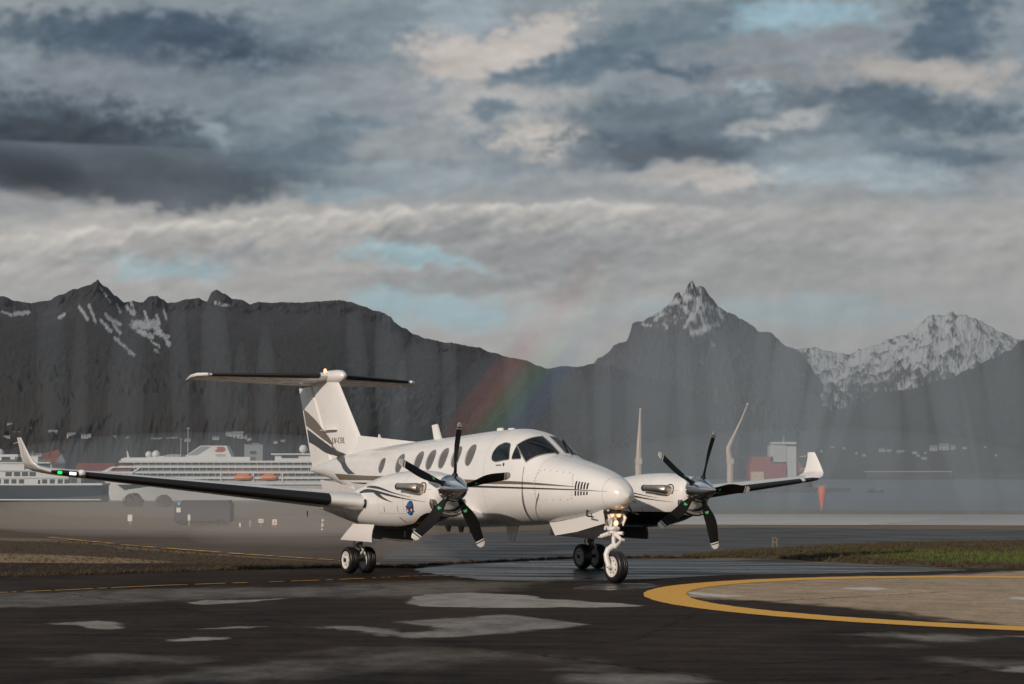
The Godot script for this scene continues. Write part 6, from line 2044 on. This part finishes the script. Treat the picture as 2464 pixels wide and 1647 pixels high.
# ------------------------------------------------------------------ things on the field
func build_field_things() -> void:
	var post := func(called: String, label: String, at: Vector3, wide: float, high: float, up: float, m: Material) -> Node3D:
		var o := thing(called, label, "marker", at)
		obj("board", Shape.new().box(Vector3(0, up + high / 2.0, 0), Vector3(wide, high, 0.04)), m, o)
		obj("stake", Shape.new().box(Vector3(0, up / 2.0, -0.035), Vector3(0.045, up, 0.03)), mat.post_grey, o)
		return o
	post.call("field_sign", "white square sign standing alone in the grass below the ships", spot(-16.03, 76.88, -0.04), 0.19, 0.27, 0.18, mat.sign_white)
	var tall: Node3D = post.call("field_sign", "narrow white marker board on a pole before the dark cart", spot(-13.38, 75.9, -0.04), 0.10, 0.25, 0.24, mat.sign_white)
	post.call("field_sign", "smallest white marker peg, leftmost of the row near the airplane's wheels", spot(-10.79, 72.69, -0.04), 0.075, 0.15, 0.07, mat.sign_white)
	post.call("field_sign", "thin grey marker stake between a white peg and a lettered white sign", spot(-10.62, 74.28, -0.04), 0.07, 0.24, 0.06, mat.post_grey)
	var lettered: Node3D = post.call("field_sign", "wide white sign with dark lines of print in the grass", spot(-10.3, 75.17, -0.04), 0.22, 0.16, 0.18, mat.sign_white)
	obj("print", Shape.new().span(Vector3(-0.085, 0.235, 0.02), Vector3(0.085, 0.25, 0.024)).span(Vector3(-0.085, 0.275, 0.02), Vector3(0.06, 0.29, 0.024)), mat.post_grey, lettered)
	var tri: Node3D = post.call("field_sign", "white warning sign with a triangle on a reddish base", spot(-9.56, 73.79, -0.04), 0.19, 0.22, 0.13, mat.sign_white)
	obj("triangle", Shape.new().prism(PackedVector2Array([Vector2(-0.05, 0.19), Vector2(0.05, 0.19), Vector2(0, 0.29)]), Transform3D(Basis(), Vector3(0, 0, 0.024)), 0.006).outward(), mat.post_grey, tri)
	obj("base", Shape.new().box(Vector3(0, 0.045, 0), Vector3(0.2, 0.09, 0.1)), mat.ship_red, tri)
	var pink := thing("banded_post", "pinkish white banded post just left of the airplane's main wheels", "post", spot(-7.24, 70.0, -0.04))
	obj("post", Shape.new().tube([Vector3(0, 0, 0), Vector3(0.02, 0.44, 0)], [0.052], 10), mat.sign_white, pink)
	for k in 2:
		obj("band", Shape.new().lathe(Vector3(0.004 + k * 0.009, 0.08 + k * 0.2, 0), Vector3.UP, [[0.0, 0.054], [0.07, 0.054]], 10).outward(), mat.ship_red, pink)
	# dark cart
	var cart := thing("service_cart", "dark blue boxy service cart with a blue lamp, half lost in the mist", "cart", spot(-13.1, 77.5, -0.04))
	obj("body", Shape.new().box(Vector3(0, 0.56, -0.5), Vector3(2.35, 0.78, 1.2)), mat.cart_blue, cart)
	obj("hood", Shape.new().box(Vector3(0.1, 1.0, -0.5), Vector3(2.0, 0.12, 1.0)), mat.cart_blue, cart)
	obj("chassis", Shape.new().box(Vector3(0, 0.15, -0.5), Vector3(2.2, 0.08, 1.0)), mat.black, cart)
	obj("panel", Shape.new().box(Vector3(-0.99, 0.66, 0.11), Vector3(0.18, 0.20, 0.03)), mat.sign_white, cart)
	obj("lamp", Shape.new().lathe(Vector3(-0.97, 0.86, 0.11), Vector3(0, 1, 0), [[0.0, 0.05], [0.08, 0.055], [0.12, 0.03]], 10).outward(), mat.blue_glow, cart)
	for k in [-0.8, 0.8]:
		obj("wheel", Shape.new().lathe(Vector3(k, 0.14, 0.05), Vector3(0, 0, 1), [[0.0, 0.0], [0.0, 0.15], [0.1, 0.15], [0.1, 0.0]], 16).outward(), mat.tyre, cart)
	# windsock
	var ws := thing("windsock", "limp orange windsock hanging from its mast at the field's edge", "windsock", spot(24.2, 143.0, -0.3))
	obj("mast", Shape.new().tube([Vector3(-0.05, 0, 0), Vector3(-0.05, 2.2, 0)], [0.06, 0.04], 8), mat.post_grey, ws)
	obj("crossbar", Shape.new().box(Vector3(0, 2.2, 0), Vector3(0.9, 0.05, 0.05)), mat.post_grey, ws)
	obj("sleeve", Shape.new().tube([Vector3(0.0, 2.15, 0.06), Vector3(0.02, 1.7, 0.1), Vector3(0.0, 1.0, 0.08), Vector3(0.03, 0.55, 0.08)], [0.30, 0.31, 0.2, 0.1], 12), mat.sock_orange, ws)
	# stake with two rails at the verge's left end
	var st := thing("wooden_stake", "short weathered double stake at the left end of the grass verge", "stake", spot(7.25, 50.6, -0.02))
	for k in [-0.055, 0.055]:
		obj("upright", Shape.new().box(Vector3(k, 0.16, 0), Vector3(0.04, 0.36, 0.05)), mat.stake_wood, st)
	obj("crosspiece", Shape.new().box(Vector3(0, 0.20, 0.0), Vector3(0.12, 0.04, 0.04)), mat.stake_wood, st)
	obj("cap", Shape.new().box(Vector3(0, 0.33, 0), Vector3(0.10, 0.03, 0.05)), mat.stake_wood, st)
	# shrubs before the cruise ship's bow
	var leaf := Shape.new()
	for k in 3:
		var g := k * 2.1
		var o := leaf.v.size()
		for p in [Vector3(-0.05, 0, 0), Vector3(0.05, 0, 0), Vector3(0.06, 0.09, 0.02), Vector3(-0.04, 0.1, 0.03)]:
			leaf.add(Basis.from_euler(Vector3(g * 0.7, g, g * 0.3)) * p)
		leaf.quad(o, o + 1, o + 2, o + 3)
	var leaf_mesh := leaf.mesh(60.0)
	var lm := paint("shrub_leaf", Color.WHITE, 0.9)
	lm.vertex_color_use_as_albedo = true
	rng.seed = 53
	for q in [["low brown shrub on the bank before the cruise ship's bow, left one", -29.6, 143.0, 0.95, 0.8], ["rounded brown shrub on the bank before the cruise ship's bow, right one", -27.2, 143.0, 0.80, 0.7]]:
		var sh := thing("shrub", q[0], "shrub", spot(q[1] * 1.0, q[2], -0.1), 0.0, "shrubs on the bank")
		var twigs := Shape.new()
		for k in 9:
			var g := TAU * k / 9.0
			twigs.tube([Vector3.ZERO, Vector3(cos(g) * q[3] * 0.5, q[4] * 0.6, sin(g) * q[3] * 0.5), Vector3(cos(g) * q[3] * 0.8, q[4], sin(g) * q[3] * 0.8)], [0.03, 0.02, 0.008], 5)
		obj("branches", twigs, mat.stake_wood, sh)
		var mm := MultiMesh.new()
		mm.transform_format = MultiMesh.TRANSFORM_3D
		mm.use_colors = true
		mm.mesh = leaf_mesh
		mm.instance_count = 900
		for k in 900:
			var d := Vector3(rng.randf() - 0.5, rng.randf() * 0.9 + 0.05, rng.randf() - 0.5) * 2.0
			d = d.normalized() * pow(rng.randf(), 0.4)
			var p := Vector3(d.x * q[3], absf(d.y) * q[4] * 1.2, d.z * q[3])
			mm.set_instance_transform(k, Transform3D(Basis.from_euler(Vector3(rng.randf() * 6, rng.randf() * 6, 0)), p))
			mm.set_instance_color(k, Color(0.15, 0.11, 0.09) * (0.6 + 0.8 * rng.randf()))
		var mi := MultiMeshInstance3D.new()
		mi.name = "foliage"
		mi.multimesh = mm
		mi.material_override = lm
		mi.set_meta("kind", "stuff")
		sh.add_child(mi)
		sh.scale = Vector3(1.0, 1.15, 1.0)

# ------------------------------------------------------------------ spray drifting across the field
func mist(called: String, at: Vector3, size: Vector3, density: float, tilt := 0.0, tint := Color(1, 1, 1)) -> void:
	var f := FogVolume.new()
	f.name = plain_name(called)
	f.shape = RenderingServer.FOG_VOLUME_SHAPE_ELLIPSOID
	f.size = size
	var m := FogMaterial.new()
	m.density = density
	m.albedo = tint
	f.material = m
	f.position = at
	f.rotation.z = tilt
	f.set_meta("kind", "stuff")
	add_child(f)

func build_spray() -> void:
	var put := func(called: String, u: float, v: float, ru: float, rv: float, ahead: float, deep: float, depth: float, tilt := 0.0, tint := Color(1, 1, 1)):
		var k := ahead / 4392.0
		mist(called, Vector3(EYE.x + (u - 1232.0) * k, 1.9175 + (1138.0 - v) * k, EYE.z - ahead), Vector3(ru * 2.0 * k, rv * 2.0 * k, deep), depth / deep, tilt, tint)
	# wide veils of falling spray behind the airplane, thicker to the right
	var cool := Color(0.90, 0.96, 1.0)
	put.call("spray", 2150.0, 1010.0, 760.0, 430.0, 104.0, 26.0, 0.34, 0.0, cool)
	put.call("spray", 1600.0, 1060.0, 560.0, 330.0, 84.0, 20.0, 0.20, 0.0, cool)
	put.call("spray", 520.0, 1080.0, 820.0, 330.0, 96.0, 20.0, 0.02, 0.0, cool)
	put.call("spray", 500.0, 1150.0, 600.0, 110.0, 96.0, 20.0, 0.26, 0.0, cool)
	put.call("spray", 1960.0, 1140.0, 560.0, 110.0, 110.0, 20.0, 0.22, 0.0, cool)
	# curtains: column, row, half width, half height, depth of the veil, lean
	for q in [[120.0, 880.0, 30.0, 250.0, 0.06, 0.03], [190.0, 960.0, 16.0, 220.0, 0.07, 0.0], [300.0, 960.0, 46.0, 250.0, 0.07, -0.05], [430.0, 900.0, 22.0, 230.0, 0.07, 0.04], [520.0, 900.0, 36.0, 240.0, 0.09, 0.06], [575.0, 1010.0, 18.0, 190.0, 0.07, -0.02], [640.0, 980.0, 26.0, 200.0, 0.08, 0.02], [860.0, 890.0, 26.0, 190.0, 0.07, 0.08], [940.0, 920.0, 40.0, 230.0, 0.11, 0.05], [1000.0, 980.0, 60.0, 190.0, 0.10, -0.1], [1080.0, 920.0, 20.0, 180.0, 0.07, 0.0], [1370.0, 1000.0, 46.0, 230.0, 0.10, 0.04], [1450.0, 960.0, 22.0, 230.0, 0.08, 0.0], [1560.0, 930.0, 54.0, 260.0, 0.10, -0.04], [1650.0, 960.0, 20.0, 240.0, 0.08, 0.05], [1740.0, 1000.0, 36.0, 230.0, 0.11, 0.07], [1830.0, 940.0, 22.0, 260.0, 0.10, -0.06], [1890.0, 960.0, 44.0, 290.0, 0.20, -0.14], [1960.0, 990.0, 26.0, 270.0, 0.18, -0.22], [2030.0, 1000.0, 18.0, 240.0, 0.12, -0.3], [2120.0, 950.0, 46.0, 300.0, 0.12, 0.05], [2200.0, 940.0, 20.0, 280.0, 0.10, 0.1], [2290.0, 1000.0, 40.0, 270.0, 0.18, 0.2], [2345.0, 980.0, 24.0, 290.0, 0.14, 0.14], [2420.0, 950.0, 50.0, 310.0, 0.15, 0.08], [1240.0, 900.0, 30.0, 190.0, 0.07, 0.03]]:
		put.call("spray_curtain", q[0], q[1], q[2], q[3], 70.0 + fmod(q[0] * 0.37, 40.0), 3.0, q[4] * 1.15, q[5], cool)
	var pale := Color(1.0, 0.97, 0.95)
	put.call("ground_mist", 520.0, 1240.0, 620.0, 54.0, 62.0, 14.0, 0.46, 0.0, pale)
	put.call("ground_mist", 760.0, 1284.0, 300.0, 44.0, 54.0, 10.0, 0.22, 0.0, pale)
	put.call("ground_mist", 1010.0, 1330.0, 150.0, 34.0, 43.0, 5.0, 0.18, 0.0, pale)
	put.call("ground_mist", 2400.0, 1215.0, 430.0, 80.0, 118.0, 20.0, 0.18, 0.0, cool)
	# a broken rainbow in the spray
	for q in [[0.0, 0.0, 200.0, -0.66, 1.0], [122.0, -150.0, 130.0, -0.62, 0.45], [212.0, -262.0, 120.0, -0.52, 0.5]]:
		put.call("rainbow_mist", 1172.0 + q[0], 945.0 + q[1], 36.0, q[2], 78.0, 2.0, 0.13 * q[4], q[3], Color(1.0, 0.42, 0.27))
		put.call("rainbow_mist", 1206.0 + q[0], 952.0 + q[1], 30.0, q[2], 78.3, 2.0, 0.07 * q[4], q[3], Color(1.0, 0.85, 0.35))
		put.call("rainbow_mist", 1240.0 + q[0], 962.0 + q[1], 32.0, q[2], 78.6, 2.0, 0.08 * q[4], q[3], Color(0.45, 1.0, 0.5))
		put.call("rainbow_mist", 1284.0 + q[0], 970.0 + q[1], 36.0, q[2], 79.0, 2.0, 0.11 * q[4], q[3], Color(0.35, 0.65, 1.0))
	# heavy rain cloud hanging low on the left
	rng.seed = 71
	for k in 46:
		var g := rng.randfn(0.0, 1.0)
		var u := 170.0 + g * 190.0
		var v := 408.0 + rng.randfn(0.0, 1.0) * 26.0 + 0.07 * (u - 170.0)
		var w := 60.0 + 130.0 * rng.randf()
		put.call("storm_cloud", u, v, w, w * (0.20 + 0.22 * rng.randf()), 7600.0 + 12.0 * k, 700.0, 0.07 + 0.20 * rng.randf(), -0.10 + 0.3 * (rng.randf() - 0.5), Color(0.34, 0.40, 0.47))
	for k in 16:
		var u := 620.0 + rng.randfn(0.0, 1.0) * 130.0
		var w := 50.0 + 90.0 * rng.randf()
		put.call("storm_cloud", u, 425.0 + rng.randfn(0.0, 1.0) * 26.0, w, w * 0.3, 8300.0 + 12.0 * k, 600.0, 0.05 + 0.10 * rng.randf(), 0.2 * (rng.randf() - 0.5), Color(0.36, 0.42, 0.48))
	for k in 18:
		var right := k > 8
		var u := (2240.0 if right else 1590.0) + rng.randfn(0.0, 1.0) * 110.0
		var w := 50.0 + 90.0 * rng.randf()
		put.call("storm_cloud", u, (382.0 if right else 372.0) + rng.randfn(0.0, 1.0) * 14.0, w, w * 0.24, 13500.0 + 14.0 * k, 700.0, 0.05 + 0.12 * rng.randf(), 0.2 * (rng.randf() - 0.5), Color(0.36, 0.43, 0.50))
